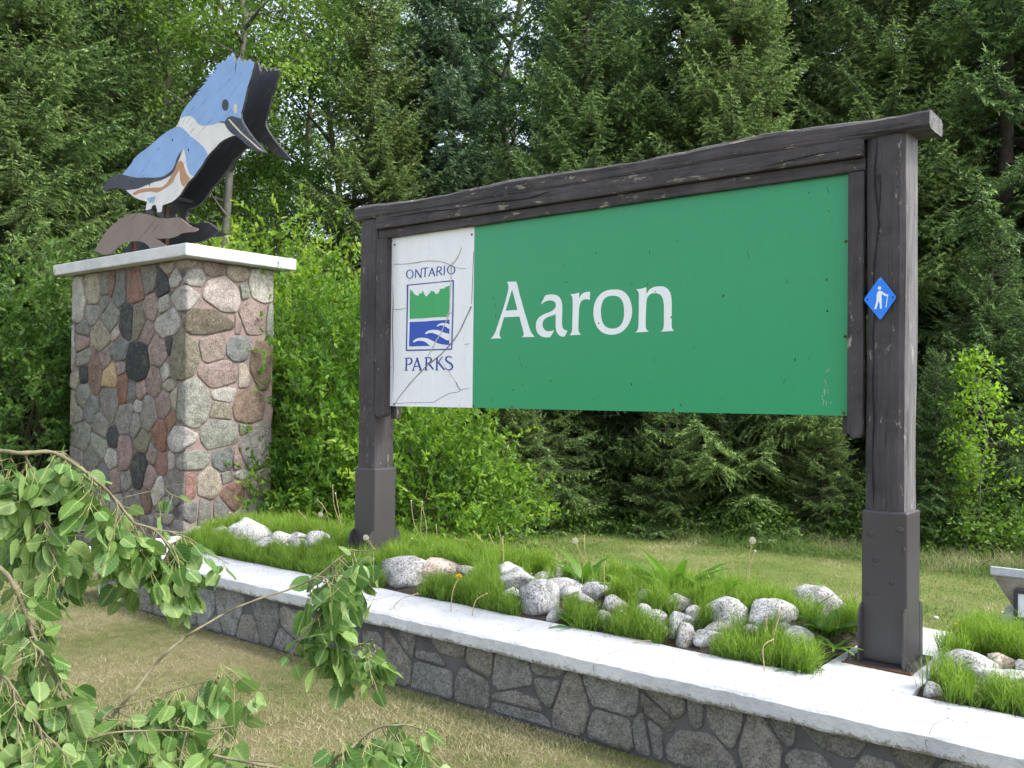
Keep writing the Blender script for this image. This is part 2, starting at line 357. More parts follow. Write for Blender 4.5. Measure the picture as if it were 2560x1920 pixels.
# ------------------------------------------------------------------ ground
mb=MB(); G=[-400,-60,-30,-20,-12]+[x*.5 for x in range(-22,8)]+[8,30,60,400]; HY=[-400,-40,-6]+[x*.5 for x in range(-8,32)]+[20,40,80,500]
vs=[(x,y,.02*noise.noise(Vector((x*.4,y*.4,0))) if abs(x)<12 and abs(y)<16 else 0) for y in HY for x in G]
fs=[(j*len(G)+i,j*len(G)+i+1,(j+1)*len(G)+i+1,(j+1)*len(G)+i) for j in range(len(HY)-1) for i in range(len(G)-1)]
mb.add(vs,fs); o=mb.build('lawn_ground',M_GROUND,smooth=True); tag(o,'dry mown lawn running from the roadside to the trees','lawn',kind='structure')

# ------------------------------------------------------------------ stone pieces
def clip_poly(P,nx,ny,d):
    out=[]
    for i in range(len(P)):
        a=P[i-1];b=P[i]; da=a[0]*nx+a[1]*ny-d; db=b[0]*nx+b[1]*ny-d
        if (da<=0)!=(db<=0):
            k=da/(da-db); out.append((a[0]+(b[0]-a[0])*k,a[1]+(b[1]-a[1])*k))
        if db<=0: out.append(b)
    return out
def support(s,dx,dy):
    u,v,a,b,r=s[:5]; c,sn=math.cos(r),math.sin(r); x=dx*c+dy*sn; y=-dx*sn+dy*c
    return math.sqrt((a*x)**2+(b*y)**2)
def cells(seeds,gap,grow,bounds,power=2.8,n=14,left=None):
    out=[]; grow0=grow
    for i,s in enumerate(seeds):
        u,v,a,b,r=s[:5]; P=[]; grow=left if (left and u<-.12) else grow0
        for k in range(n):
            th=2*math.pi*k/n; c,sn=math.cos(th),math.sin(th)
            x=a*grow*math.copysign(abs(c)**(2/power),c); y=b*grow*math.copysign(abs(sn)**(2/power),sn)
            jit=1+random.uniform(-.07,.07); x*=jit;y*=jit
            P.append((u+x*math.cos(r)-y*math.sin(r),v+x*math.sin(r)+y*math.cos(r)))
        for j,q in enumerate(seeds):
            if i==j: continue
            dx,dy=q[0]-u,q[1]-v; L=math.hypot(dx,dy)
            if L>1.2 or L<1e-6: continue
            nx,ny=dx/L,dy/L; ri,rj=support(s,nx,ny),support(q,nx,ny)
            if (ri+rj)*grow+gap<L: continue
            d=u*nx+v*ny+L*ri/(ri+rj)-gap/2
            P=clip_poly(P,nx,ny,d)
            if len(P)<3: break
        x0,x1,y0,y1=bounds
        for nx,ny,d in ((-1,0,-x0),(1,0,x1),(0,-1,-y0),(0,1,y1)):
            if len(P)>=3: P=clip_poly(P,nx,ny,d)
        if len(P)<3 or abs(area2(P))<4e-4: out.append(None); continue
        Q=[]   # one corner cutting pass
        for k in range(len(P)):
            a_,b_=P[k],P[(k+1)%len(P)]
            if math.hypot(a_[0]-b_[0],a_[1]-b_[1])<.012: Q.append(((a_[0]+b_[0])/2,(a_[1]+b_[1])/2)); continue
            cc=min(.3,.018/math.hypot(a_[0]-b_[0],a_[1]-b_[1])); Q.append((a_[0]*(1-cc)+b_[0]*cc,a_[1]*(1-cc)+b_[1]*cc)); Q.append((a_[0]*cc+b_[0]*(1-cc),a_[1]*cc+b_[1]*(1-cc)))
        if area2(Q)<0: Q=Q[::-1]
        out.append(Q)
    return out
def stone_mesh(P,fold,depth,straddle,seed):
    cu=sum(p[0] for p in P)/len(P); cv=sum(p[1] for p in P)/len(P)
    if straddle:
        cu=0.0; Q=[]
        for k in range(len(P)):
            a,b=P[k],P[(k+1)%len(P)]; Q.append(a)
            if (a[0]<-1e-6 and b[0]>1e-6) or (a[0]>1e-6 and b[0]<-1e-6):
                t=a[0]/(a[0]-b[0]); Q.append((0.0,a[1]+(b[1]-a[1])*t))
        P=Q
    n=len(P); vs=[];fs=[]
    for k,(sc,h) in enumerate(((1.0,-.012),(.99,depth*.7),(.93,depth*.97),(.55,depth))):
        for p in P:
            u=cu+(p[0]-cu)*sc; v=cv+(p[1]-cv)*sc
            hh=h+(depth*.75*noise.noise(Vector((u*11+seed,v*11,seed*.7))) if k>0 else 0); u+=.006*noise.noise(Vector((u*23,v*23,seed+k)))*(abs(u)>.02); v+=.006*noise.noise(Vector((u*23,v*23,seed+k+7)))
            vs.append(fold(u,v,hh))
    for k in range(3):
        for i in range(n): a=k*n+i;b=k*n+(i+1)%n; fs.append((a,b,b+n,a+n))
    vs.append(fold(cu,cv,depth*1.02)); c=len(vs)-1
    for i in range(n): fs.append((3*n+i,3*n+(i+1)%n,c))
    me=mesh('stone',vs,fs)
    me.polygons.foreach_set('use_smooth',[True]*len(me.polygons))
    return me
TONE={'lg':(.37,.365,.345),'tn':(.31,.28,.235),'gr':(.215,.21,.20),'bg':(.165,.175,.18),'rd':(.26,.155,.135),'dk':(.06,.064,.07),'ol':(.205,.195,.155),
 'pk':(.265,.21,.195),'bk':(.04,.046,.052),'oc':(.38,.30,.18),'rb':(.185,.135,.11),'gg':(.25,.26,.235),'ru':(.22,.125,.095),'wh':(.43,.42,.39),'pw':(.42,.38,.365),'bd':(.14,.125,.095)}
# ------------------------------------------------------------------ stone pillar
PX,PY,PLW,PRW,PTOP=-7.655,4.75,2.18,.95,2.84
pil=tag(empty('stone_pillar',(PX-PLW/2,PY+PRW/2,0)),'tall mixed fieldstone pillar with white concrete cap carrying the bird cut-out','pillar')
def rel(par,x,y,z): return (x-par.location.x,y-par.location.y,z-par.location.z)
mb=MB(); mb.box(rel(pil,PX-PLW,PY,-.1),rel(pil,PX,PY+PRW,PTOP-.002)); mb.build('mortar_core',M_MORTAR,pil)
CL=[(175,350,37,108,0,'lg'),(255,290,38,75,0,'tn'),(250,412,42,50,0,'gg'),(322,250,22,60,0,'gr'),(360,245,16,60,.1,'rb'),(410,290,30,95,-.05,'bg'),(318,357,20,45,0,'gr'),(350,432,55,65,0,'gr'),
(500,275,55,80,0,'rd'),(565,228,40,75,.25,'gr'),(440,452,36,105,.3,'dk'),(512,460,34,112,.32,'ol'),(580,372,40,68,0,'pk'),(645,265,30,80,.25,'dk'),(655,350,22,60,.5,'lg'),(682,150,35,30,0,'tn'),
(555,520,42,60,.2,'pk'),(675,467,68,72,.1,'lg'),(720,214,33,38,0,'lg'),(143,600,12,125,0,'lg'),(200,500,42,35,0,'gr'),(300,545,58,68,0,'tn'),(380,525,22,30,0,'pw'),(192,580,36,52,.1,'pk'),
(200,655,38,48,0,'gr'),(325,665,28,60,0,'pk'),(410,615,48,58,0,'bg'),(510,672,68,110,0,'bk'),(615,630,55,72,0,'pk'),(682,590,12,45,0,'dk'),(265,742,36,115,0,'rb'),(155,790,27,48,0,'tn'),
(205,752,22,48,.2,'dk'),(350,765,36,70,0,'oc'),(412,720,27,35,0,'pk'),(425,835,28,88,0,'ru'),(476,850,23,52,.1,'bg'),(525,842,27,45,0,'pk'),(600,800,42,80,.1,'pk'),(660,745,28,40,-.4,'lg'),
(680,812,42,24,0,'tn'),(205,870,48,58,0,'gr'),(140,925,17,85,0,'tn'),(345,915,46,95,-.1,'gr'),(245,940,45,62,.1,'bg'),(180,975,20,40,0,'gr'),(435,1010,48,92,.35,'gr'),(510,930,23,27,0,'lg'),
(572,970,38,100,.05,'gr'),(650,925,40,75,0,'pk'),(710,890,15,50,0,'tn'),(300,1045,48,55,0,'gr'),(492,1050,30,55,.1,'gr'),(630,1100,40,95,-.05,'ru'),(690,1015,28,42,0,'ru'),(530,1135,55,55,.3,'ol'),
(285,1142,45,55,0,'gg'),(435,1185,42,105,0,'pk'),(368,1110,30,60,0,'dk'),(190,1100,55,70,0,'gg'),(360,1225,32,60,0,'lg'),(515,1290,42,110,.15,'dk'),(590,1200,34,50,0,'pk'),(640,1245,38,55,.3,'rd'),
(573,1345,34,75,.3,'pk'),(615,1412,28,80,.1,'wh'),(445,1345,30,50,0,'gr'),(550,1460,28,80,0,'rb'),(650,1490,45,35,.3,'gg'),(480,1475,50,70,0,'gr'),(650,1555,50,26,0,'tn'),
(250,1240,60,50,0,'gr'),(170,1260,38,80,0,'gr'),(300,1330,50,60,0,'bg'),(190,1400,50,60,0,'tn'),(375,1350,34,70,.2,'pk'),(300,1450,55,55,0,'gr'),(180,1520,48,60,0,'pk'),(385,1500,36,75,0,'gg'),(285,1560,50,45,0,'gr'),
(560,1580,38,40,0,'gr'),(465,1590,50,40,0,'pk'),(375,1620,36,40,0,'gr'),(640,1630,45,40,0,'bg'),(250,1650,55,38,0,'tn'),(160,1640,36,50,0,'gr'),(540,1670,50,40,0,'gr'),(440,1690,45,40,0,'rb'),(340,1700,45,36,0,'gg')]
CR=[(780,135,65,20,0,'tn'),(820,210,64,42,0,'lg'),(778,325,76,60,0,'lg'),(970,305,100,88,0,'pw'),(930,163,60,35,0,'pk'),(1055,190,60,38,0,'tn'),(1198,250,66,95,0,'wh'),(1098,285,24,44,0,'gg'),
(898,460,146,62,0,'bd'),(1143,430,66,88,0,'pk'),(1243,450,18,82,0,'gg'),(1060,470,17,52,0,'pk'),(768,650,70,120,0,'ol'),(922,605,68,74,0,'pk'),(1063,610,64,66,0,'bg'),(955,750,106,64,0,'pk'),
(1095,760,30,64,0,'tn'),(1190,700,50,118,0,'rb'),(822,915,88,122,0,'gg'),(982,868,68,36,0,'lg'),(968,955,58,46,0,'ol'),(1115,932,80,92,0,'rb'),(755,1115,82,62,0,'lg'),(957,1090,104,78,.1,'gg'),
(1095,1060,26,30,0,'gr'),(1160,1160,82,122,-.05,'gr'),(812,1235,92,48,0,'gg'),(978,1225,60,62,0,'bg'),(1055,1225,20,55,0,'pk'),(695,1240,24,40,0,'pw'),(722,1375,50,80,0,'gr'),(797,1380,34,72,0,'rd'),(900,1370,68,82,0,'tn'),
(1003,1335,32,34,0,'gr'),(1088,1315,48,24,0,'lg'),(1205,1355,36,72,0,'tn'),(1146,1385,33,60,0,'pk'),(1025,1450,68,98,-.45,'rd'),(1155,1505,84,58,0,'gr'),(835,1522,104,48,0,'bg'),(940,1610,60,40,0,'tn'),(760,1625,60,44,0,'gr'),(860,1680,70,36,0,'pk'),(1040,1610,60,45,0,'gr'),(1150,1620,60,45,0,'rb')]
cr2=crop(120,600,.446)
seeds=[]
def uv_of(x,y):
    p=at(*cr2(x,y),Y=PY)
    if p.x<=PX: return (p.x-PX,p.z)
    p=at(*cr2(x,y),X=PX); return (p.y-PY,p.z)
for L_ in (CL,CR):
    for (x,y,a,b,r,tn) in L_:
        cu,cv=uv_of(x,y); l=uv_of(x-a,y); rr=uv_of(x+a,y); t_=uv_of(x,y-b); bt=uv_of(x,y+b)
        seeds.append(((l[0]+rr[0])/2,(t_[1]+bt[1])/2,abs(rr[0]-l[0])/2,abs(t_[1]-bt[1])/2,r*.7,tn))
for v in (.2,.5): 
    for u in (.15,.4,.65,.86): seeds.append((u,v-.1*(u>.5),.12,.13,0,random.choice(['gr','pk','tn'])))
cl=cells(seeds,.0135,1.19,(-PLW+.004,PRW-.004,.02,PTOP-.012),3.8,left=1.42)
def fold_p(u,v,h):
    # the left hand face looks to -Y, the right hand face to +X
    if u<-1e-6: p=(PX+u-0,PY-h,v)
    elif u>1e-6: p=(PX+h,PY+u,v)
    else: p=(PX+h,PY-h,v)
    if -0.02<u<-1e-6: p=(PX+u+h*(1+u/.02),PY-h,v)
    return rel(pil,*p)
for k,(P,s) in enumerate(zip(cl,seeds)):
    if P is None: continue
    u0,u1=min(p[0] for p in P),max(p[0] for p in P); strad=u0<-.03 and u1>.03
    if not strad:
        if u1>0 and abs(u0)>u1: P=[(min(p[0],-.003),p[1]) for p in P]
        elif u0<0<u1: P=[(max(p[0],.003),p[1]) for p in P]
    me=stone_mesh(P,fold_p,random.uniform(.010,.022),strad,k*1.7)
    o=link('stone',me,pil,M_STONE); c=TONE[s[5]]; j=random.uniform(.88,1.12); j*=1.22; o.color=(c[0]*j*1.02,c[1]*j*random.uniform(.97,1.03),c[2]*j*.97,1)
# hidden rear and left faces: courses of stones so the pillar is whole
for fx in (0,1):
    L_=PRW if fx==0 else PLW; sd2=[]
    y=.14
    while y<2.75:
        x=.12
        while x<L_-.06: sd2.append((x+random.uniform(-.03,.03),y+random.uniform(-.03,.03),random.uniform(.1,.16),random.uniform(.1,.15),random.uniform(-.3,.3))); x+=random.uniform(.24,.32)
        y+=.25
    for P in cells(sd2,.03,1.1,(.01,L_-.01,.02,PTOP-.01)):
        if P is None: continue
        f=(lambda u,v,h:rel(pil,PX-PLW-h,PY+L_-u,v)) if fx==0 else (lambda u,v,h:rel(pil,PX-u,PY+PRW+h,v))
        o=link('stone',stone_mesh(P,f,.028,False,random.random()*9),pil,M_STONE); c=TONE[random.choice(list(TONE))]; o.color=(*c,1)
mb=MB(); mb.box(rel(pil,PX-2.378,PY-.124,PTOP),rel(pil,-7.4945,4.6262+1.2334,2.953))
o=bevel(mb.build('concrete_cap',M_WHITE,pil),.012,2)

# ------------------------------------------------------------------ low wall with planting bed
WX0,WX1=-7.0,3.2; WF,WB=3.61,5.16; ZT,ZU=.405,.325
wall=tag(empty('planter_wall',((WX0+WX1)/2,(WF+WB)/2,0)),'long low grey stone planter wall topped with white painted coping','wall')
mb=MB(); mb.box(rel(wall,WX0,WF,-.1),rel(wall,WX1,WF+.34,ZU-.002)); mb.box(rel(wall,WX0,WF+.34,-.1),rel(wall,WX0+.3,WB-.33,ZU-.002)); mb.box(rel(wall,WX0,WB-.33,-.1),rel(wall,WX1,WB,ZU-.002))
mb.build('mortar_core',M_MORTAR_D,wall)
def rough_slab(name,x0,x1,y0,y1,z0,z1,par,step=.045,amp=.006):
    nx=max(2,int((x1-x0)/step)); mb=MB(); prof=[(y0+.004,z0),(y0,z0+.012),(y0,z1-.014),(y0+.012,z1-.002),(y0+.05,z1),((y0+y1)/2,z1),(y1-.05,z1),(y1-.01,z1-.002),(y1,z1-.014),(y1,z0)]
    vs=[];fs=[];n=len(prof)
    for i in range(nx+1):
        x=x0+(x1-x0)*i/nx
        for (y,z) in prof:
            d=Vector((x*5,y*7,z*11)); q=(noise.noise(d)+.7*noise.noise(d*3.7))*amp; q2=(noise.noise(d+Vector((9,3,1)))+(.9*noise.noise(d*4.3) if z<z1-.01 else 0))*amp
            vs.append(rel(par,x,y+q,z+q2*.8))
    for i in range(nx):
        for j in range(n): a=i*n+j;b=i*n+(j+1)%n; fs.append((a,b,b+n,a+n))
    fs.append(tuple(range(n))[::-1]); fs.append(tuple(nx*n+j for j in range(n)))
    mb.add(vs,fs); return mb.build(name,M_WHITE,par)
BX0,BX1=-6.55,-1.52   # bed pockets along x: left of the right post, right of it
BF,BBK=3.995,4.86
rough_slab('front_coping',WX0-.05,WX1+.05,3.55,BF,ZU,ZT,wall)
rough_slab('rear_coping',WX0-.05,WX1+.05,BBK,5.215,ZU,ZT-.0015,wall)
rough_slab('end_coping',WX0-.049,BX0,BF+.002,BBK-.002,ZU,ZT-.003,wall)
rough_slab('cross_coping',BX1,-1.10,BF+.002,BBK-.002,ZU,ZT-.003,wall)
wseeds=[]
c6=crop(800,1200,.434); c7=crop(1600,1200,.434); c5=crop(0,1000,.5546)
W6=[(455,1055,70,165,.05),(520,960,42,80,-.1),(715,960,122,36,0),(660,1030,130,30,0),(655,1165,105,100,0),(920,1040,78,70,0),(886,1215,100,100,0),(1112,1120,112,115,0),(1150,1270,165,42,.1),(1150,1355,160,55,.1),(1310,1090,92,48,0),(1315,1210,75,78,0),(1440,1300,100,195,.06),(1690,1245,150,100,0),(1680,1455,118,120,0),(1890,1480,80,140,0),(1985,1310,95,110,0),(300,1020,60,130,0),(200,1000,45,110,.1)]
W7=[(130,1330,130,92,0),(325,1355,42,90,0),(480,1400,95,110,0),(65,1480,70,120,0),(345,1545,190,105,0),(690,1530,105,160,.05),(840,1430,66,85,-.1),(1170,1515,255,62,.05),(1010,1640,140,60,.05),(1330,1660,180,60,.05),(1570,1600,120,60,.05)]
W5=[(1035,960,60,90,0),(1120,1040,50,60,0),(1210,1000,60,110,0),(1320,1010,55,60,0),(1300,1090,70,40,.1),(930,960,50,90,0),(960,1010,40,40,0),(840,950,55,80,0),(740,930,50,75,0),(640,920,55,70,0),(540,900,50,65,0),(450,890,40,60,0)]
for cr_,L_ in ((c6,W6),(c7,W7),(c5,W5)):
    for (x,y,a,b,r) in L_:
        l,q,t_,bb=[at(*cr_(*w),Y=WF) for w in ((x-a,y),(x+a,y),(x,y-b),(x,y+b))]
        wseeds.append(((l.x+q.x)/2,(t_.z+bb.z)/2-.0,(q.x-l.x)/2,(t_.z-bb.z)/2,-r))
xr=max(s[0]+s[2] for s in wseeds)+.12
while xr<WX1:
    if random.random()<.5: wseeds.append((xr,.16,random.uniform(.09,.13),.16,0)); xr+=.26
    else:
        wseeds.append((xr,.24,.14,.085,.05)); wseeds.append((xr+.02,.075,.15,.08,-.05)); xr+=.31
for k,P in enumerate(cells(wseeds,.011,1.22,(WX0+.005,WX1-.005,.012,ZU-.006),4.5,24)):
    if P is None: continue
    f=lambda u,v,h:rel(wall,u,WF-h,v)
    o=link('stone',stone_mesh(P,f,random.uniform(.006,.016),False,k*2.3),wall,M_STONE)
    j=random.uniform(.78,1.15); w_=random.uniform(.96,1.04); o.color=(.31*j*w_,.30*j,.28*j/w_,1)
for u0,L_,f in ((0,WB-WF,lambda u,v,h:rel(wall,WX0-h,WB-u,v)),):   # left end face
    sd2=[(.2+.33*i,.16,.15,.15,0) for i in range(5)]
    for P in cells(sd2,.02,1.2,(.01,L_-.01,.012,ZU-.006),4):
        if P: o=link('stone',stone_mesh(P,f,.018,False,random.random()*9),wall,M_STONE); o.color=(.17,.165,.155,1)
sd2=[(x*.34,.16,.16,.15,0) for x in range(1,30)]
for P in cells(sd2,.02,1.2,(.01,WX1-WX0-.01,.012,ZU-.006),4):
    if P: o=link('stone',stone_mesh(P,lambda u,v,h:rel(wall,WX1-u,WB+h,v),.018,False,random.random()*9),wall,M_STONE); o.color=(.17,.165,.155,1)
# soil fill of the bed
mb=MB(); vs=[];fs=[]
nx,ny=90,8
for i in range(nx+1):
    for j in range(ny+1):
        x=WX0+.29+(WX1-WX0-.4)*i/nx; y=BF-.03+(BBK+.03-BF+.03)*j/ny
        vs.append((x,y,ZT-.022+.10*max(0,math.sin(math.pi*min(1,max(0,(y-BF)/(BBK+.12-BF)))))**.9+.02*noise.noise(Vector((x*3,y*3,0))) if not (-1.56<x<-1.06) else .33))
for i in range(nx):
    for j in range(ny): a=i*(ny+1)+j; fs.append((a,a+ny+1,a+ny+2,a+1))
mb.add(vs,fs); o=mb.build('bed_soil',M_SOIL); tag(o,'dark soil filling the planting bed behind the white coping','soil',kind='structure')

# ------------------------------------------------------------------ timber park sign
SY=4.336; SW=.2016; QX=-4.8744; RX=-1.4135
sign=tag(empty('park_sign',(-3.05,SY+.1,ZT)),'large green and white park sign lettered Aaron in a dark brown timber frame','sign')
def timber(name,lo,hi,axis,mat,par,amp=.006,seg=.09,cham=.022,topwave=0,sidemat=None):
    lo=list(lo);hi=list(hi); a=axis; o1,o2=[i for i in range(3) if i!=a]
    n=max(4,int((hi[a]-lo[a])/seg)); c=cham; w0,w1,h0,h1=lo[o1],hi[o1],lo[o2],hi[o2]
    prof=[]
    for (p,q,dx,dy) in ((w0,h0,1,1),(w1,h0,-1,1),(w1,h1,-1,-1),(w0,h1,1,-1)):
        pts=[(p,q+dy*c),(p+dx*c*.3,q+dy*c*.3),(p+dx*c,q)]
        if (dx*dy)<0: pts=pts[::-1]
        prof+=pts
        # mid edge point
    full=[]
    for i in range(len(prof)):
        p,q=prof[i],prof[(i+1)%len(prof)]; full.append(p)
        if math.hypot(p[0]-q[0],p[1]-q[1])>.05:
            for k in (1,2): full.append((p[0]+(q[0]-p[0])*k/3,p[1]+(q[1]-p[1])*k/3))
    m_=len(full); vs=[];fs=[];mi=[]
    for i in range(n+1):
        t=lo[a]+(hi[a]-lo[a])*i/n
        for (p,q) in full:
            d=Vector((t*2.2,p*7,q*7)); e1=noise.noise(d)*amp+noise.noise(d*3.1)*amp*.5; e2=noise.noise(d+Vector((7,1,4)))*amp+noise.noise(d*3.1+Vector((2,2,2)))*amp*.5
            if topwave and q>(h0+h1)/2: e2+=topwave*(noise.noise(Vector((t*1.3+3,0,0)))+.5*noise.noise(Vector((t*4.1,2,0)))+.25*noise.noise(Vector((t*11,p*9,0))))*(q-(h0+h1)/2)/((h1-h0)/2)
            v=[0,0,0]; v[a]=t; v[o1]=p+e1; v[o2]=q+e2; vs.append(rel(par,*v))
    for i in range(n):
        for j in range(m_):
            A=i*m_+j;B=i*m_+(j+1)%m_
            f=(A,B,B+m_,A+m_); fs.append(f)
            q=sum((Vector(vs[k]) for k in f),Vector())/4; p0,p1=full[j],full[(j+1)%m_]
            s=0
            if sidemat=='x+' and (p0[0]+p1[0])/2>w1-c*.6 : s=1
            if sidemat=='z+' and (p0[1]+p1[1])/2>h1-c*.9 : s=1
            mi.append(s)
    fs.append(tuple(range(m_))[::-1]); fs.append(tuple(n*m_+j for j in range(m_))); mi+=[1 if sidemat=='z+' else 0]*2
    me=mesh(name,vs,fs,False,mi); o=link(name,me,par,mat)
    bm=bmesh.new(); bm.from_mesh(me); bmesh.ops.recalc_face_normals(bm,faces=bm.faces); bm.to_mesh(me); bm.free(); return o
ZW=1.099
timber('post',(QX+.012,SY+.008,ZW-.06),(QX+SW-.012,SY+SW-.01,2.808),2,[M_WZ,M_WZ],sign,.004,.1,.02)
o=timber('post',(RX+.004,SY+.008,ZW-.06),(RX+SW-.008,SY+SW-.01,2.815),2,[M_WZ,M_WZW],sign,.005,.1,.034,sidemat='x+'); tag(o,'right post with a grey weathered side')
# top beam: lower half stops against the posts, upper half lies over them
timber('beam',(-4.905,SY-.012,2.812),(-1.125,SY+SW+.004,2.902),0,[M_WX,M_WXTOP],sign,.005,.06,.018,topwave=.024,sidemat='z+')
timber('lower_beam',(QX+SW-.006,SY-.0105,2.730),(RX-.004,SY+SW-.02,2.8165),0,[M_WX,M_WX],sign,.003,.08,.006)
timber('trim_board',(QX+SW-.004,SY+.016,2.668),(RX+.002,SY+.075,2.727),0,[M_WX,M_WX],sign,.002,.08,.005)
def post_trim(x0,x1,y0,y1,z0,z1):
    P=[(x0,z1),(x0,z0+.03),(x0+.022,z0),(x1-.02,z0),(x1,z0+.025),(x1,z1)]
    P=[(p[0]-sign.location.x,p[1]-sign.location.z) for p in P]
    vs,fs=prism([P],lambda q:(q[0],y0-sign.location.y,q[1]),lambda q:(q[0],y1-sign.location.y,q[1])); mb=MB(); mb.add(vs,fs)
    return bevel(mb.build('side_trim',M_WZ,sign),.004,1)
post_trim(QX+SW-.008,-4.583,SY-.004,SY+.062,1.452,2.664)
post_trim(-1.487,RX-.002,SY+.006,SY+.062,1.425,2.664)
mb=MB(); mb.box(rel(sign,-4.60,SY+.07,1.44),rel(sign,-4.545,SY+.12,2.6)); bevel(mb.build('rear_batten',M_WZ,sign),.004,1); mb=MB(); mb.box(rel(sign,-1.53,SY+.07,1.44),rel(sign,-1.47,SY+.12,2.6)); 
bevel(mb.build('rear_batten',M_WZ,sign),.004,1)
# sheet metal sleeves and base plates
for x0 in (QX,RX):
    mb=MB(); mb.box(rel(sign,x0,SY,ZT+.008),rel(sign,x0+SW,SY+SW,ZW)); o=bevel(mb.build('metal_sleeve',M_METAL,sign),.011,3)
    mb=MB()
    for (xx,yy,d) in ((x0+.004,SY+.002,-1),(x0+SW-.004,SY+.002,-1),(x0+.004,SY+SW-.002,1),(x0+SW-.004,SY+SW-.002,1)):
        P=[(0,ZT+.008),(.052,ZT+.008),(.052,ZT+.21),(.044,ZT+.24),(.02,ZT+.265),(0,ZT+.27)]
        vs,fs=prism([P],lambda q:rel(sign,xx-.004,yy+d*q[0],q[1]),lambda q:rel(sign,xx+.004,yy+d*q[0],q[1])); mb.add(vs,fs)
    mb.build('gusset_plate',M_METAL,sign)['kind']='stuff'
    mb=MB(); mb.box(rel(sign,x0-.05,SY-.075,ZT-.004),rel(sign,x0+SW+.04,SY+SW+.07,ZT+.009)); mb.build('base_plate',M_METAL,sign)
    mb=MB(); 
    for k in range(18):
        t=k/17; mb.blob(rel(sign,x0-.052+t*(SW+.09),SY-.077+random.uniform(-.004,.003),ZT+.003),(.012,.006,.005),6,3)
    mb.build('rust_edge',M_RUST,sign)['kind']='stuff'
    for (ax,az) in ((x0-.03,SY-.06),(x0+SW+.025,SY-.06)):
        mb=MB(); c=rel(sign,ax,az,ZT+.009); mb.tube([c,(c[0],c[1],c[2]+.012)],.016,6); mb.tube([(c[0],c[1],c[2]+.012),(c[0],c[1],c[2]+.035)],.008,8); mb.build('anchor_bolt',M_METAL,sign)
# dents and scabs on the right sleeve
mb=MB(); SC=crop(2060,1200,.3014)
for (x,y,a,b) in ((385,445,26,30),(630,415,32,26),(662,590,14,38),(430,660,26,26),(558,850,16,26),(357,930,16,26),(415,950,8,9)):
    p=at(*SC(x,y),Y=SY); mb.blob(rel(sign,p.x,SY-.0005,p.z),(a*.0006,.003,b*.00062),8,4)
mb.build('dent',plain('dent_metal',(.045,.040,.040),.5,.4,60,90,.5),sign,True)['kind']='stuff'
# panels
ZA,ZB=1.527,2.672; XM=-3.838
mb=MB(); mb.box(rel(sign,-4.590,SY+.047,ZA),rel(sign,XM-.0015,SY+.066,ZB)); mb.build('white_panel',M_WPAN,sign)
mb=MB(); mb.box(rel(sign,XM+.0015,SY+.0465,ZA),rel(sign,-1.478,SY+.066,ZB)); mb.build('green_panel',M_GREEN,sign)
mb=MB(); mb.box(rel(sign,XM-.0015,SY+.052,ZA+.002),rel(sign,XM+.0015,SY+.064,ZB-.002)); mb.build('panel_joint',M_CRACK,sign)
PYF=SY+.047
def printed(name,loops,mat,lift=.0012,back=.0003):
    L=[[(x-sign.location.x,z-sign.location.z) for x,z in l] for l in loops]; mb=MB()
    plate_y(mb,L,PYF-lift-sign.location.y,PYF-back-sign.location.y); return mb.build(name,mat,sign)
ca=crop(1200,660,.2351); T=on_y(PYF,ca)
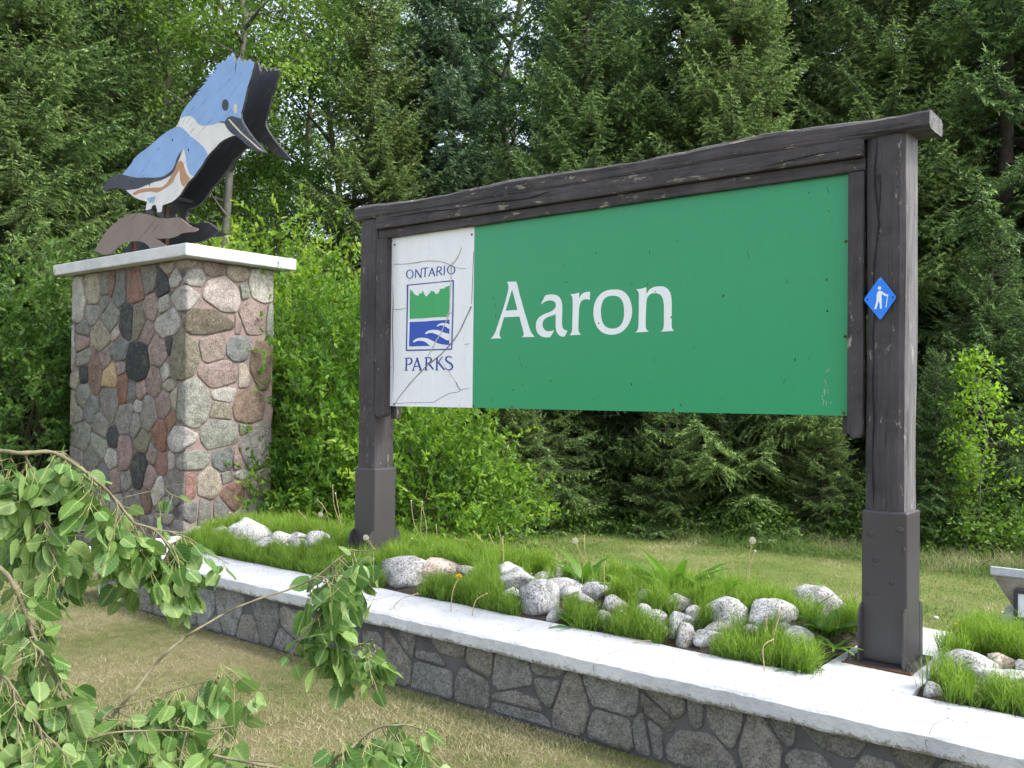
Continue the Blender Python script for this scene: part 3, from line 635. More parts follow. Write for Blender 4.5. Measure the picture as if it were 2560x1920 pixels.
LET={'letter_a_capital':([(288,190),(388,187),(400,230),(420,318),(445,405),(470,497),(497,585),(520,662),(535,705),(552,738),(580,775),(445,778),(460,766),(467,752),(466,735),(455,690),(436,620),(420,558),(255,567),(240,620),(224,680),(210,725),(207,752),(213,775),(228,790),(112,793),(132,778),(150,752),(165,722),(190,650),(220,560),(250,470),(275,385),(297,300),(304,255),(303,225),(298,205)],[(342,268),(400,488),(273,497)]),
'letter_a':([(650,430),(655,412),(672,380),(695,335),(712,329),(735,325),(780,323),(820,333),(848,355),(866,390),(875,430),(876,470),(874,560),(873,640),(878,670),(888,690),(905,704),(932,707),(915,742),(898,772),(875,773),(850,764),(828,742),(812,710),(806,670),(806,600),(806,533),(760,552),(715,568),(690,583),(672,608),(664,645),(670,675),(685,698),(705,712),(735,716),(765,712),(790,703),(770,742),(750,775),(725,780),(690,779),(655,770),(625,748),(605,717),(596,680),(597,630),(608,595),(628,568),(660,545),(700,527),(740,512),(775,495),(800,470),(808,450),(806,420),(795,402),(775,390),(745,386),(710,393),(680,408)],None),
'letter_r':([(960,322),(990,320),(1025,314),(1055,303),(1055,372),(1065,345),(1085,318),(1110,303),(1140,297),(1172,295),(1168,383),(1150,375),(1120,374),(1095,382),(1075,400),(1062,430),(1054,475),(1050,560),(1047,640),(1047,690),(1052,722),(1062,740),(1075,752),(950,758),(965,745),(977,720),(982,690),(983,600),(986,500),(987,400),(984,355),(975,335)],None),
'letter_n':([(1662,268),(1695,266),(1730,260),(1770,247),(1770,322),(1785,293),(1810,265),(1850,245),(1905,236),(1955,240),(1995,262),(2022,300),(2036,355),(2040,420),(2039,540),(2038,650),(2041,680),(2050,697),(2068,710),(1922,720),(1938,708),(1950,688),(1956,655),(1957,540),(1957,440),(1951,390),(1938,350),(1915,323),(1875,309),(1830,312),(1800,330),(1780,358),(1771,400),(1766,500),(1762,600),(1762,660),(1766,685),(1777,704),(1797,720),(1653,728),(1670,713),(1682,690),(1687,650),(1689,540),(1690,420),(1691,320),(1684,292)],None),
'letter_o':([(1435,271),(1490,277),(1535,298),(1575,340),(1602,400),(1618,480),(1612,560),(1588,628),(1545,690),(1490,732),(1430,750),(1370,750),(1310,732),(1262,692),(1228,632),(1210,560),(1208,490),(1220,420),(1252,355),(1300,305),(1365,278)],[(1425,338),(1465,345),(1500,370),(1523,415),(1533,480),(1532,555),(1516,620),(1485,662),(1445,683),(1400,687),(1355,676),(1318,645),(1296,595),(1287,530),(1287,470),(1302,405),(1332,362),(1375,341)])}
for k,(o_,h_) in LET.items():
    sm=k in('letter_o',); L=[T(smoothloop(o_,3) if sm else o_)]
    if h_: L.append(T(smoothloop(h_,3) if sm else h_))
    printed(k,L,M_LET)
cl_=crop(980,640,.19286); T2=on_y(PYF,cl_)
printed('logo_frame',[T2([(196,372),(300,362),(420,350),(560,338),(700,322),(795,311),(803,318),(802,420),(798,700),(790,950),(785,1130),(781,1208),(772,1216),(600,1222),(400,1228),(240,1232),(184,1232),(179,1224),(182,1100),(188,800),(193,560),(192,380)]),T2([(212,384),(400,366),(600,345),(786,328),(784,600),(778,850),(772,1000),(768,1199),(600,1206),(400,1210),(197,1214),(198,1100),(204,800),(210,560)])],M_NAVY)
printed('logo_forest',[T2([(235,440),(243,436),(262,458),(275,466),(285,488),(295,502),(305,500),(312,512),(325,508),(335,516),(346,512),(352,492),(362,482),(372,486),(385,482),(392,462),(402,446),(408,466),(414,486),(424,500),(436,518),(450,524),(462,510),(474,495),(488,485),(500,468),(512,448),(520,452),(530,460),(540,456),(556,474),(562,492),(574,495),(592,486),(606,476),(614,456),(622,430),(636,422),(645,432),(656,418),(672,428),(682,416),(694,402),(712,398),(730,388),(748,384),(746,560),(743,680),(735,760),(712,790),(600,792),(480,800),(400,808),(330,810),(230,818),(228,700),(231,560)])],M_GPRT)
printed('logo_lake',[T2([(230,856),(330,852),(450,846),(520,838),(640,832),(746,824),(744,960),(742,1153),(620,1160),(500,1166),(360,1168),(222,1173),(224,1080),(228,940)])],M_BLUE)
for w in ([(583,914),(590,898),(615,880),(655,869),(700,872),(743,886),(742,944),(715,925),(680,908),(645,899),(615,903),(592,916)],
          [(432,1010),(440,990),(465,972),(505,960),(560,958),(610,965),(660,985),(705,1002),(743,1013),(740,1092),(700,1084),(660,1062),(620,1038),(580,1015),(530,1000),(480,998),(442,1014)],
          [(275,1118),(283,1098),(310,1076),(355,1062),(410,1060),(460,1068),(510,1090),(560,1118),(620,1140),(690,1152),(742,1154),(742,1163),(620,1170),(505,1168),(470,1140),(430,1112),(380,1100),(330,1102),(290,1120)]):
    printed('logo_wave',[T2(smoothloop(w,2))],M_WPAN,lift=.0020,back=.0010)
def strokes(name,items,mat,lift=.0013):
    mb=MB(); k=0
    for it in items:
        k+=1; lf=lift+k*.00006
        L=[[(x-sign.location.x,z-sign.location.z) for x,z in T2(l)] for l in it]
        plate_y(mb,L,PYF-lf-sign.location.y,PYF-.0003-sign.location.y)
    return mb.build(name,mat,sign)
def bar(a,b,w0,w1=None):
    w1=w1 or w0; dx,dy=b[0]-a[0],b[1]-a[1]; L=math.hypot(dx,dy); nx,ny=-dy/L/2,dx/L/2
    return [[(a[0]+nx*w0,a[1]+ny*w0),(b[0]+nx*w1,b[1]+ny*w1),(b[0]-nx*w1,b[1]-ny*w1),(a[0]-nx*w0,a[1]-ny*w0)]]
def ring(cx,cy,rx,ry,tx,ty,n=22): return [[(cx+rx*math.cos(2*math.pi*i/n),cy+ry*math.sin(2*math.pi*i/n)) for i in range(n)],[(cx+(rx-tx)*math.cos(2*math.pi*i/n),cy+(ry-ty)*math.sin(2*math.pi*i/n)) for i in range(n)]]
def ribbon(pts,ws,sub=4):
    P=[Vector((p[0],p[1])) for p in smoothloop(pts,sub,False)]; n=len(P); l=[];r=[]
    for i,p in enumerate(P):
        t=P[min(i+1,n-1)]-P[max(i-1,0)]; t.normalize(); q=i/(n-1)*(len(ws)-1); j=min(int(q),len(ws)-2); w=ws[j]+(ws[j+1]-ws[j])*(q-j)
        l.append((p.x-t.y*w/2,p.y+t.x*w/2)); r.append((p.x+t.y*w/2,p.y-t.x*w/2))
    return [l+r[::-1]]
on=[('O',ring(232,235,49,60,15,10)),('N',bar((310,168),(303,283),11,13)),('N',bar((310,176),(378,284),16)),('N',bar((382,160),(376,284),10,12)),
 ('T',bar((390,160),(472,152),12)),('T',bar((433,157),(427,272),15)),('A',bar((522,148),(478,266),11,13)),('A',bar((516,150),(556,262),16)),('A',bar((492,226),(540,221),10)),
 ('R',bar((588,140),(582,256),14)),('R',ribbon([(586,146),(615,140),(637,150),(635,178),(612,196),(588,198)],[10,13,15,13,10])),('R',bar((606,196),(652,250),15)),
 ('I',bar((682,129),(676,248),15)),('O',ring(767,180,54,61,15,10))]
groups={}
for k,(l_,s_) in enumerate(on):
    key=l_+('x' if (l_=='O' and k>5) else ''); groups.setdefault(key,[]).append(s_)
for k,v in groups.items(): strokes('letter_'+k[0].lower(),v,M_NAVY)
pk={'p':[bar((190,1322),(184,1482),20),ribbon([(168,1330),(215,1322),(250,1335),(256,1370),(235,1400),(200,1410)],[12,14,22,20,10]),bar((164,1484),(208,1482),9)],
 'a':[bar((330,1318),(272,1482),13,15),bar((322,1318),(374,1480),24),bar((294,1432),(352,1428),13),bar((258,1485),(296,1483),8),bar((352,1483),(392,1480),9)],
 'r':[bar((447,1318),(441,1478),20),ribbon([(424,1322),(470,1316),(505,1328),(507,1362),(482,1388),(452,1392)],[12,14,21,20,10]),bar((472,1386),(536,1470),22),bar((424,1481),(466,1479),9)],
 'k':[bar((586,1312),(580,1476),21),bar((655,1306),(596,1388),12),bar((602,1380),(680,1476),23,20),bar((562,1480),(604,1478),9)],
 's':[ribbon([(780,1318),(752,1306),(722,1306),(702,1322),(702,1350),(728,1376),(768,1400),(784,1432),(774,1462),(744,1476),(715,1472),(692,1452)],[12,14,17,20,23,24,24,23,20,17,14,12])]}
for k,v in pk.items(): strokes('letter_'+k,v,M_NAVY)
# cracks and peeling seams across the white panel
CK=plain('crack_grime',(.24,.22,.20),.9,.4,60,90,.3); CKL=plain('peeled_film',(.46,.45,.45),.8,.3,60,90,.3)
cr=[([(1028,655),(1000,720),(960,800),(915,900),(880,970),(830,1050),(790,1105),(700,1210),(620,1290),(520,1370),(430,1445),(350,1530),(290,1590),(230,1659),(150,1760),(80,1850),(30,1940)],[30,18,14,24,14,18,26,12,26,14,18,10,16,10,8,6],CK),
    ([(905,-110),(860,0),(810,80),(775,112),(768,260),(762,420),(752,560),(748,700),(735,760),(700,860),(655,960),(620,1030),(575,1100),(535,1180),(500,1240),(465,1300)],[6,18,26,34,16,12,14,20,28,16,22,16,20,26,12,8],CKL),
    ([(25,104),(120,106),(250,95),(340,82),(420,66),(500,64),(620,70),(700,92),(760,118),(850,154),(960,162)],[4,6,7,14,8,10,8,10,10,5,3],CK),
    ([(8,688),(90,692),(185,676)],[4,7,4],CK),([(640,1360),(700,1440),(780,1560),(830,1640)],[4,3,5,8],CKL),([(700,770),(745,742),(815,722)],[4,12,4],CKL)]
for pts,ws,mt in cr: strokes('crack',[ribbon(pts,[w*.62 for w in ws],3)],mt,.0030)
c3=crop(860,450,.4069); T3=on_y(PYF,c3)
mb=MB()
for pts,w in (([(550,1366),(600,1335),(650,1310),(700,1303),(730,1285),(770,1282)],.0022),([(300,1374),(420,1368),(550,1366)],.002),([(690,1243),(700,1270),(715,1290)],.004),([(740,1010),(775,1006)],.002),([(797,440),(790,620),(785,760)],.003)):
    q=T3(pts); mb.tube([(x-sign.location.x,PYF-.0005-sign.location.y,z-sign.location.z) for x,z in q],w*.6,4)
mb.build('hairline_crack',M_CRACK,sign)['kind']='stuff'
for (x,z) in ((-3.52,ZA+.012),(-2.42,ZA+.012),(-1.515,ZA+.012),(XM+.01,ZA+.012),(-4.54,ZA+.012),(-1.51,2.35),(-1.51,1.9),(-4.555,2.62),(-3.86,2.62)):
    mb=MB(); mb.blob(rel(sign,x,PYF-.001,z),(.008,.004,.008),8,4); mb.build('screw_head',M_RUST,sign,True)
mb=MB()
for k in range(46):
    x=random.uniform(-3.7,-1.52); z=random.uniform(1.56,2.62)
    if random.random()<.7: mb.blob(rel(sign,x,PYF-.0012,z),(random.uniform(.0015,.004),.0012,random.uniform(.0015,.009)),6,3)
    else: a=random.uniform(-.5,.5); L=random.uniform(.01,.04); mb.tube([rel(sign,x,PYF-.001,z),rel(sign,x+L*math.sin(a),PYF-.001,z+L*math.cos(a))],.0009,4)
mb.build('fly_specks',M_CRACK,sign)['kind']='stuff'
mb=MB()
for k in range(12):
    x=-1.60+random.gauss(0,.012); z=1.66+random.uniform(-.09,.09); a=random.uniform(-.6,.6); L=random.uniform(.01,.03); mb.tube([rel(sign,x,PYF-.001,z),rel(sign,x+L*math.sin(a),PYF-.001,z+L*math.cos(a))],.0013,4)
mb.build('scuff_marks',CKL,sign)['kind']='stuff'
mb=MB()
for xx in (-5.75,-4.02,-2.35,-.92):
    p=[(xx,3.9,ZT+.0012),(xx+.012,3.78,ZT+.0015),(xx-.008,3.66,ZT+.0012),(xx+.004,3.563,ZT+.0008),(xx-.006,3.546,ZT-.03),(xx+.003,3.545,ZU+.012)]
    mb.tube([rel(wall,*q) for q in p],[.0004,.0009,.0011,.0012,.0014,.0008],5)
o=mb.build('coping_crack',plain('crack_in_paint',(.16,.15,.14),.9,.3,60,60,0),wall); o['kind']='stuff'
# long checks in the timber
def check(pts,cr,Y,w):
    mb=MB(); q=[at(*cr(x,y),Y=Y) for x,y in pts]; q=[Vector((p.x+random.uniform(-.002,.002),Y,p.z)) for p in q]
    ws=[w*random.uniform(.4,1.1) for _ in q]; ws[0]=ws[-1]=.0006
    mb.tube([rel(sign,*p) for p in q],ws,5); return mb.build('timber_check',M_CRACK,sign)
c4=crop(1900,200,.422)
check([(693,320),(690,420),(682,510),(686,640),(700,760),(704,860),(690,980),(680,1080),(672,1170),(676,1290),(674,1400),(668,1520),(674,1650),(672,1760),(670,1900),(676,2010),(672,2100),(668,2250),(670,2400),(672,2540)],c4,SY+.006,.0042)
check([(712,560),(712,700),(708,790)],c4,SY+.006,.004)
check([(230,235),(330,222),(450,203),(560,190),(700,176),(820,150),(980,128),(1100,118),(1180,100),(1290,60)],c3,SY-.010,.006)
check([(0,520),(160,480),(330,440),(600,400)],c4,SY-.010,.004)
check([(300,640),(302,760),(298,900),(300,1010),(304,1150),(300,1300)],crop(860,450,.4069),SY+.005,.003)
# ------------------------------------------------------------------ trail marker on the right post
mk=tag(empty('trail_marker',(RX+.1,SY,2.05)),'blue diamond trail marker with white hiker nailed to the right post','trail marker')
MY=SY+.001; TM=on_y(MY-.006,c4)
def mk_plate(name,loops,y0,y1,mat):
    L=[[(x-mk.location.x,z-mk.location.z) for x,z in l] for l in loops]; mb=MB(); plate_y(mb,L,y0-mk.location.y,y1-mk.location.y); return mb.build(name,mat,mk)
dm=[(712,1169),(720,1172),(728,1182),(800,1275),(804,1286),(803,1294),(723,1412),(714,1419),(705,1414),(622,1312),(618,1302),(620,1294),(702,1178)]
mk_plate('plate',[TM(dm)],MY-.0075,MY-.004,M_MARK)
M_MW=plain('white_pictogram',(.75,.80,.85),.4,.03,10,10,0)
hk=[[(697,1256),(705,1250),(713,1248),(724,1253),(735,1262),(750,1271),(759,1269),(761,1273),(756,1281),(748,1282),(735,1276),(722,1268),(721,1290),(722,1318),(722,1338),(722,1355),(711,1355),(711,1335),(707,1315),(703,1312),(699,1325),(694,1342),(689,1357),(677,1357),(683,1340),(689,1318),(692,1295),(692,1275)]]
hd=[[(709+10*math.cos(a*math.pi/8),1233+10*math.sin(a*math.pi/8)) for a in range(16)]]
stf=[[(754,1282),(758,1280),(750,1346),(746,1350),(745,1344)]]
mbk=MB()
for i,l in enumerate((hk,hd,stf)):
    L=[[(x-mk.location.x,z-mk.location.z) for x,z in TM(q)] for q in l]; plate_y(mbk,L,MY-.0083-mk.location.y,MY-.0072-mk.location.y)
mbk.build('hiker_pictogram',M_MW,mk)
for (x,y,mt) in ((711,1184,M_STEEL),(713,1402,M_STEEL),(636,1300,M_CRACK),(787,1287,M_CRACK)):
    p=TM([(x,y)])[0]; mb=MB(); mb.blob((p[0]-mk.location.x,MY-.008-mk.location.y,p[1]-mk.location.z),(.004,.002,.004),8,4); mb.build('nail',mt,mk,True)

# ------------------------------------------------------------------ kingfisher cut-out on the pillar
BY,BD,TH=5.02,.27,.022; cb=crop(200,100,.33755); TB=on_y(BY,cb)
bird=tag(empty('kingfisher_sculpture',(-8.35,BY+BD/2,2.953)),'blue and white painted plywood kingfisher, two boards deep, on top of the stone pillar','sculpture')
BO=[(168,1100),(180,1085),(195,1055),(215,1028),(240,1010),(270,999),(300,992),(320,990),(345,962),(370,930),(388,905),(400,880),(440,842),(500,800),(548,758),(600,712),(660,670),(708,645),(722,630),(735,600),(755,545),(788,490),(830,440),(850,412),(880,402),(852,404),(890,372),(912,360),(866,377),(900,352),(930,320),(896,322),(930,312),(952,296),(925,288),(960,272),(985,262),(940,272),(972,250),(1008,236),(975,236),(1000,222),(1016,216),(1002,196),(1022,176),(1032,168),(1040,182),(1052,156),(1060,150),(1070,165),(1088,138),(1100,115),(1104,140),(1118,112),(1130,93),(1142,130),(1152,170),(1150,215),(1146,268),(1156,215),(1162,172),(1170,140),(1178,125),(1185,150),(1196,158),(1206,176),(1214,158),(1222,145),(1232,172),(1244,152),(1256,140),(1262,168),(1280,158),(1292,165),(1286,195),(1278,225),(1262,290),(1240,350),(1228,400),(1216,455),(1202,510),(1192,545),(1192,580),(1205,612),(1225,645),(1255,690),(1290,735),(1330,780),(1360,815),(1376,833),(1362,838),(1335,832),(1300,820),(1265,800),(1235,778),(1200,745),(1160,710),(1135,708),(1100,722),(1060,742),(1030,765),(1005,795),(960,840),(935,872),(905,925),(872,970),(845,1008),(800,1052),(772,1098),(740,1148),(710,1178),(680,1200),(640,1214),(612,1224),(608,1250),(602,1278),(606,1300),(624,1322),(600,1316),(572,1300),(568,1280),(570,1250),(562,1224),(548,1220),(534,1232),(528,1255),(530,1280),(548,1302),(520,1296),(485,1282),(487,1262),(492,1225),(497,1198),(470,1190),(440,1182),(400,1164),(370,1138),(340,1112),(315,1100),(285,1095),(240,1100),(205,1112),(172,1116)]
def board(name,loops,y0,mat,par=bird,th=TH):
    L=[[(x-par.location.x,z-par.location.z) for x,z in l] for l in loops]; mb=MB(); plate_y(mb,L,y0-par.location.y,y0+th-par.location.y); return mb.build(name,mat,par)
out=TB(BO)
fb=board('front_board',[out],BY,P_BLACK); tag(fb,'front board, dark edged')
bb=board('back_board',[out],BY+BD,P_BLACK); tag(bb,'plain black back board')
def paint(name,pts,mat,lay): return board(name,[TB(pts)],BY-.0012*lay,mat,th=.0012*lay-.0002)
ix=lambda a,b:BO[a:b+1]
iC=BO.index((708,645)); iT=BO.index((320,990)); iF=BO.index((1192,580)); iTh=BO.index((1160,710)); iBr=BO.index((935,872)); iBl=BO.index((845,1008)); iN=BO.index((735,600))
paint('white_paint',BO[iT:iF+1]+[(1160,600),(1120,650),(1160,708)]+BO[iTh+1:BO.index((608,1250))+1]+[(603,1274),(572,1276),(570,1250),(562,1224),(548,1220),(534,1232),(528,1250),(487,1262),(492,1225),(497,1198),(470,1190),(440,1182),(400,1164),(370,1138),(340,1112),(320,1050)],P_WHITE,1)
paint('head_paint',[(750,582),(765,572),(785,565),(805,562),(825,566),(845,582),(862,604),(880,625),(905,634),(940,632),(990,626),(1040,608),(1075,608),(1085,590),(1102,570),(1130,563),(1165,574)]+[BO[iF]]+BO[iN+1:iF][::-1],P_BLUE,2)
paint('wing_paint',BO[iT:iC+1]+[(735,640),(765,655),(790,680),(815,708),(850,735),(885,762),(915,792),(935,822),(948,848)]+BO[iBr:iBl+1]+[(835,1006),(812,990),(800,960),(790,915),(783,860),(770,800),(752,815),(735,845),(715,885),(703,930),(685,962),(660,985),(630,1005),(595,1017),(540,1020),(480,1018),(430,1021),(380,1012),(345,1004),(305,1000)],P_BLUE,2)
paint('tail_paint',[(168,1100),(180,1085),(195,1055),(215,1028),(240,1010),(270,999),(302,992),(345,1004),(380,1012),(430,1021),(480,1018),(540,1020),(595,1017),(630,1005),(660,985),(685,962),(703,930),(715,885),(735,845),(765,806),(750,840),(740,872),(718,920),(705,962),(678,1000),(640,1022),(600,1040),(550,1052),(490,1076),(430,1102),(380,1108),(340,1112),(315,1100),(285,1095),(240,1100),(205,1112),(172,1116)],P_NAVY,3)
paint('stripe_paint',[(388,1138),(430,1112),(480,1100),(530,1095),(580,1094),(610,1088),(640,1066),(665,1030),(690,990),(706,948),(725,908),(748,892),(766,912),(776,950),(790,990),(806,1012),(818,1026),(795,1056),(772,1088),(752,1068),(742,1025),(740,975),(735,962),(715,1000),(690,1040),(655,1082),(610,1112),(572,1130),(530,1122),(480,1124),(440,1134),(402,1150)],P_TAN,3)
paint('patch_paint',[(495,1172),(530,1164),(562,1158),(556,1184),(545,1204),(515,1206)],P_LBL,3)
paint('beak_paint',[(1072,618),(1080,592),(1102,570),(1130,563),(1165,574),(1194,584)]+BO[iF+1:iTh+1]+[(1135,700),(1105,672),(1085,645)],P_NAVY,3)
paint('brow_paint',[(1032,606),(1060,603),(1078,606),(1074,616),(1045,612)],P_NAVY,3)
paint('eye_paint',[(1078+25*math.cos(a*math.pi/10),482+43*math.sin(a*math.pi/10)) for a in range(20)],P_NAVY,3)
paint('cheek_spot_paint',[(1153+14*math.cos(a*math.pi/8),508+36*math.sin(a*math.pi/8)) for a in range(16)],P_CREAM,3)
paint('beak_line',[(1100,588),(1110,586),(1150,630),(1210,695),(1280,755),(1330,798),(1372,832),(1320,806),(1262,752),(1195,694),(1135,632)],P_CREAM,4)
mb=MB()
for (x,y) in ((686,742),(805,815),(380,1048),(515,1072)):
    p=TB([(x,y)])[0]; mb.blob((p[0]-bird.location.x,BY-.004-bird.location.y,p[1]-bird.location.z),(.010,.004,.012),8,4)
mb.build('knot_hole',M_CRACK,bird,True)['kind']='stuff'
OO=[(125,1560),(140,1535),(160,1500),(185,1460),(205,1430),(232,1398),(262,1370),(290,1350),(318,1328),(350,1308),(380,1296),(405,1288),(430,1285),(460,1284),(500,1290),(540,1302),(580,1316),(620,1322),(660,1325),(700,1320),(735,1318),(760,1324),(788,1345),(812,1366),(835,1382),(870,1395),(886,1404),(872,1414),(850,1422),(815,1424),(780,1428),(755,1434),(730,1450),(700,1462),(665,1470),(620,1472),(582,1474),(600,1488),(618,1505),(645,1522),(655,1548),(655,1600),(560,1600),(545,1558),(522,1526),(500,1508),(475,1496),(430,1490),(395,1492),(360,1498),(325,1512),(298,1530),(270,1560),(238,1584),(205,1592),(180,1588),(150,1574)]
o2=TB(OO); zmin=2.9535; o2=[(x,max(z,zmin)) for x,z in o2]
b2=board('base_board',[o2],BY-.026,P_BROWN); tag(b2,'low brown arched board under the bird')
b3=board('base_board',[o2],BY+BD+.026,P_BLACK); tag(b3,'black rear copy of the arched board')
for (x,z1) in ((cb(405,0)[0],3.45),(cb(640,0)[0],3.5)):
    p=at(x,560,Y=BY+BD/2); mb=MB(); mb.box((p.x-.022-bird.location.x,-.02,0),(p.x+.022-bird.location.x,.02,z1-2.953)); mb.build('steel_stay',plain('brown_stay',(.07,.04,.03),.7,.3,30,60,.3),bird)
for (x,z) in ((cb(860,0)[0],3.55),(cb(900,0)[0],4.1),(cb(640,0)[0],3.52)):
    p=at(x,400,Y=BY+BD/2); mb=MB(); y0=BY+TH-bird.location.y; y1=BY+BD-bird.location.y; mb.tube([(p.x-.25-bird.location.x,y0,z-2.953),(p.x-.25-bird.location.x,y1,z-2.953)],.016,8); mb.build('spacer_rod',P_BLACK,bird)

# ------------------------------------------------------------------ floodlight housing at the right edge
fl=tag(empty('floodlight_housing',(-.80,5.75,0)),'white concrete floodlight housing with a sloping hood behind the wall','floodlight')
FX=lambda x,y,z:rel(fl,x,y,z)
cF=crop(2060,1200,.3014)
mb=MB(); hx0,hx1,hy0,hy1=-1.135,-.50,5.60,5.95
mb.add([FX(hx0,hy0,.655),FX(hx1,hy0,.655),FX(hx1,hy1,.56),FX(hx0,hy1,.56),FX(hx0,hy0,.705),FX(hx1,hy0,.705),FX(hx1,hy1,.575),FX(hx0,hy1,.575)],[(0,3,2,1),(4,5,6,7),(0,1,5,4),(1,2,6,5),(2,3,7,6),(3,0,4,7)]); bevel(mb.build('hood_slab',M_WHITE,fl),.006,1)
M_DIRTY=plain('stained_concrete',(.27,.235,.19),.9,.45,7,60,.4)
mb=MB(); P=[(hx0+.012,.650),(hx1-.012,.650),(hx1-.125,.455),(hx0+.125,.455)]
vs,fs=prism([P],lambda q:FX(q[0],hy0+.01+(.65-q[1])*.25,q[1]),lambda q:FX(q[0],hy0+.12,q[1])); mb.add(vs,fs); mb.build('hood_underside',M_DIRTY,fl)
mb=MB(); P=[(hx0-.01,0),(hx0-.01,.395),(hx0+.115,.475),(hx0+.18,.465),(hx0+.18,0)]
vs,fs=prism([P],lambda q:FX(q[0],hy0-.02,q[1]),lambda q:FX(q[0],hy0+.13,q[1])); mb.add(vs,fs); bevel(mb.build('side_block',M_WHITE,fl),.006,1)
mb=MB(); P=[(hx1-.18,0),(hx1-.18,.465),(hx1-.115,.475),(hx1+.01,.395),(hx1+.01,0)]
vs,fs=prism([P],lambda q:FX(q[0],hy0-.02,q[1]),lambda q:FX(q[0],hy0+.13,q[1])); mb.add(vs,fs); bevel(mb.build('side_block',M_WHITE,fl),.006,1)
mb=MB(); mb.box(FX(hx0+.05,hy0+.131,0),FX(hx1-.05,hy1-.03,.454)); mb.build('base_block',M_WHITE,fl)
lampm,t_,b_=newmat('lamp_glass'); b_.inputs['Base Color'].default_value=(.78,.80,.82,1); b_.inputs['Roughness'].default_value=.12
a,b=hx0+.125,hx1-.125
mb=MB(); w=.02
for q in ((a,.435,a+w,.60),(b-w,.435,b,.60),(a+w,.435,b-w,.455),(a+w,.58,b-w,.60)): mb.box(FX(q[0],hy0-.045,q[1]),FX(q[2],hy0+.02,q[3]))
mb.build('lamp_frame',plain('dark_lamp_metal',(.035,.037,.045),.45,.2,20,40,.05),fl)
mb=MB(); mb.box(FX(a+w,hy0-.038,.455),FX(b-w,hy0+.02,.58)); mb.build('lamp_lens',lampm,fl)

# ------------------------------------------------------------------ boulders in the bed
def soil_z(y):
    return ZT-.02+.10*max(0,math.sin(math.pi*min(1,max(0,(y-BF)/(BBK+.12-BF)))))**.9
def rock_mesh(seed):
    bm=bmesh.new(); bmesh.ops.create_icosphere(bm,subdivisions=3,radius=1)
    for v in bm.verts:
        c=v.co.copy(); n=noise.noise(c*.9+Vector((seed,0,0)))*.28+noise.noise(c*2.1+Vector((0,seed,0)))*.10
        p=c*(1+n)
        for k in range(6):   # a few worn flats
            d=Vector((math.sin(seed*3+k*2.1),math.cos(seed*5+k*1.7),math.sin(seed+k*2.9)*.6+.2)).normalized(); q=p.dot(d)
            if q>.62: p-=d*(q-.62)*.85
        v.co=p
    me=bpy.data.meshes.new('boulder'); bm.to_mesh(me); bm.free(); me.polygons.foreach_set('use_smooth',[True]*len(me.polygons)); me.materials.append(M_ROCK); return me
RM=[rock_mesh(s*1.37+.3) for s in range(9)]
LW,LN=(.47,.47,.465),(.37,.36,.345)
ROCKS=[]; c8_=crop(1240,1000,.434)
def R_(cr,L): ROCKS.extend([(cr,)+q for q in L])
R_(c7,[(1040,745,155,100,LW),(765,790,120,75,LW),(500,785,95,68,LW),(230,720,68,44,LN),(45,690,52,36,LN),(320,768,58,30,LN),(240,820,62,40,LW),(15,790,50,50,LW),(450,868,72,32,LN),(262,905,52,60,LN),(630,868,40,24,LW),(900,915,78,42,LW),(1035,838,62,28,LN),
 (1930,1085,112,50,LN),(2070,1050,72,32,(.42,.35,.29)),(2195,1085,34,38,LW),(2020,1160,95,42,LW),(2150,1150,90,34,LW),(1690,1225,52,38,LN),(2190,1225,50,34,LW)])
R_(c6,[(520,550,132,66,LN),(690,525,112,46,(.40,.33,.28)),(860,532,62,20,LN),(1090,535,80,42,LW),(1150,600,112,62,LW),(1260,700,112,80,LW),(1110,668,60,34,LW),(1440,548,76,38,LW),(1285,572,50,32,LN),(1410,632,92,38,LN),(1365,785,52,30,LN),(1600,652,72,38,LW),(1690,715,60,36,LN),(1990,690,40,30,LN),(2045,850,34,62,LW),(1530,590,60,30,LN),(330,560,50,30,LN)])
R_(c8_,[(560,1075,50,26,LN),(640,1090,40,24,LN),(600,1110,52,26,LW),(420,1120,60,30,LW)])
R_(c7,[(90,850,56,36,LN),(380,920,70,40,LW),(820,870,50,30,LN)])
R_(c6,[(1500,700,62,36,LN),(1640,800,50,30,LN),(1930,800,60,36,LW),(1480,640,50,26,LW)])
R_(c5,[(1130,602,66,52,LW),(1265,582,46,30,(.34,.34,.36)),(1265,628,50,26,LN),(1350,628,52,22,LN),(1430,640,52,32,LW),(1215,658,70,20,LW),(1350,658,50,22,LW),(1780,768,42,28,LN),(1000,612,40,26,LN),(900,600,44,24,LN)])
rocks=[]
for k,(cr_,x,y,a,b,c) in enumerate(ROCKS):
    zz=ZT
    for _ in range(6): base=at(*cr_(x,y+b*.85),z=zz); zz=.5*zz+.5*soil_z(base.y)
    if base.y>BBK-.02 : base=at(*cr_(x,y+b*.85),Y=BBK-.04)
    D=(base-EYE).dot(FW); s=cr_(1,0)[0]-cr_(0,0)[0]; rw=a*s*D/CF; rh=b*s*D/CF
    dirn=Vector((base.x,base.y,0)).normalized(); dp=min(rw,.13)*.8; ctr=base+dirn*dp
    ctr.y=min(max(ctr.y,BF+rw*.45),BBK-.02)
    o=bpy.data.objects.new('boulder',RM[k%9]); COL.objects.link(o); zc=base.z+rh*.80
    o.location=(ctr.x,ctr.y,zc); o.rotation_euler=(random.uniform(-.15,.15),random.uniform(-.15,.15),-YAW+math.pi/2-.0+random.uniform(-.35,.35)); 
    o.scale=(rw*1.42,min(rw,.15)*1.15,rh*1.42); j=random.uniform(.88,1.1); o.color=(c[0]*j,c[1]*j,c[2]*j,1); rocks.append((o,rw,x,cr_,c))
order=sorted(rocks,key=lambda r:r[0].location.x)
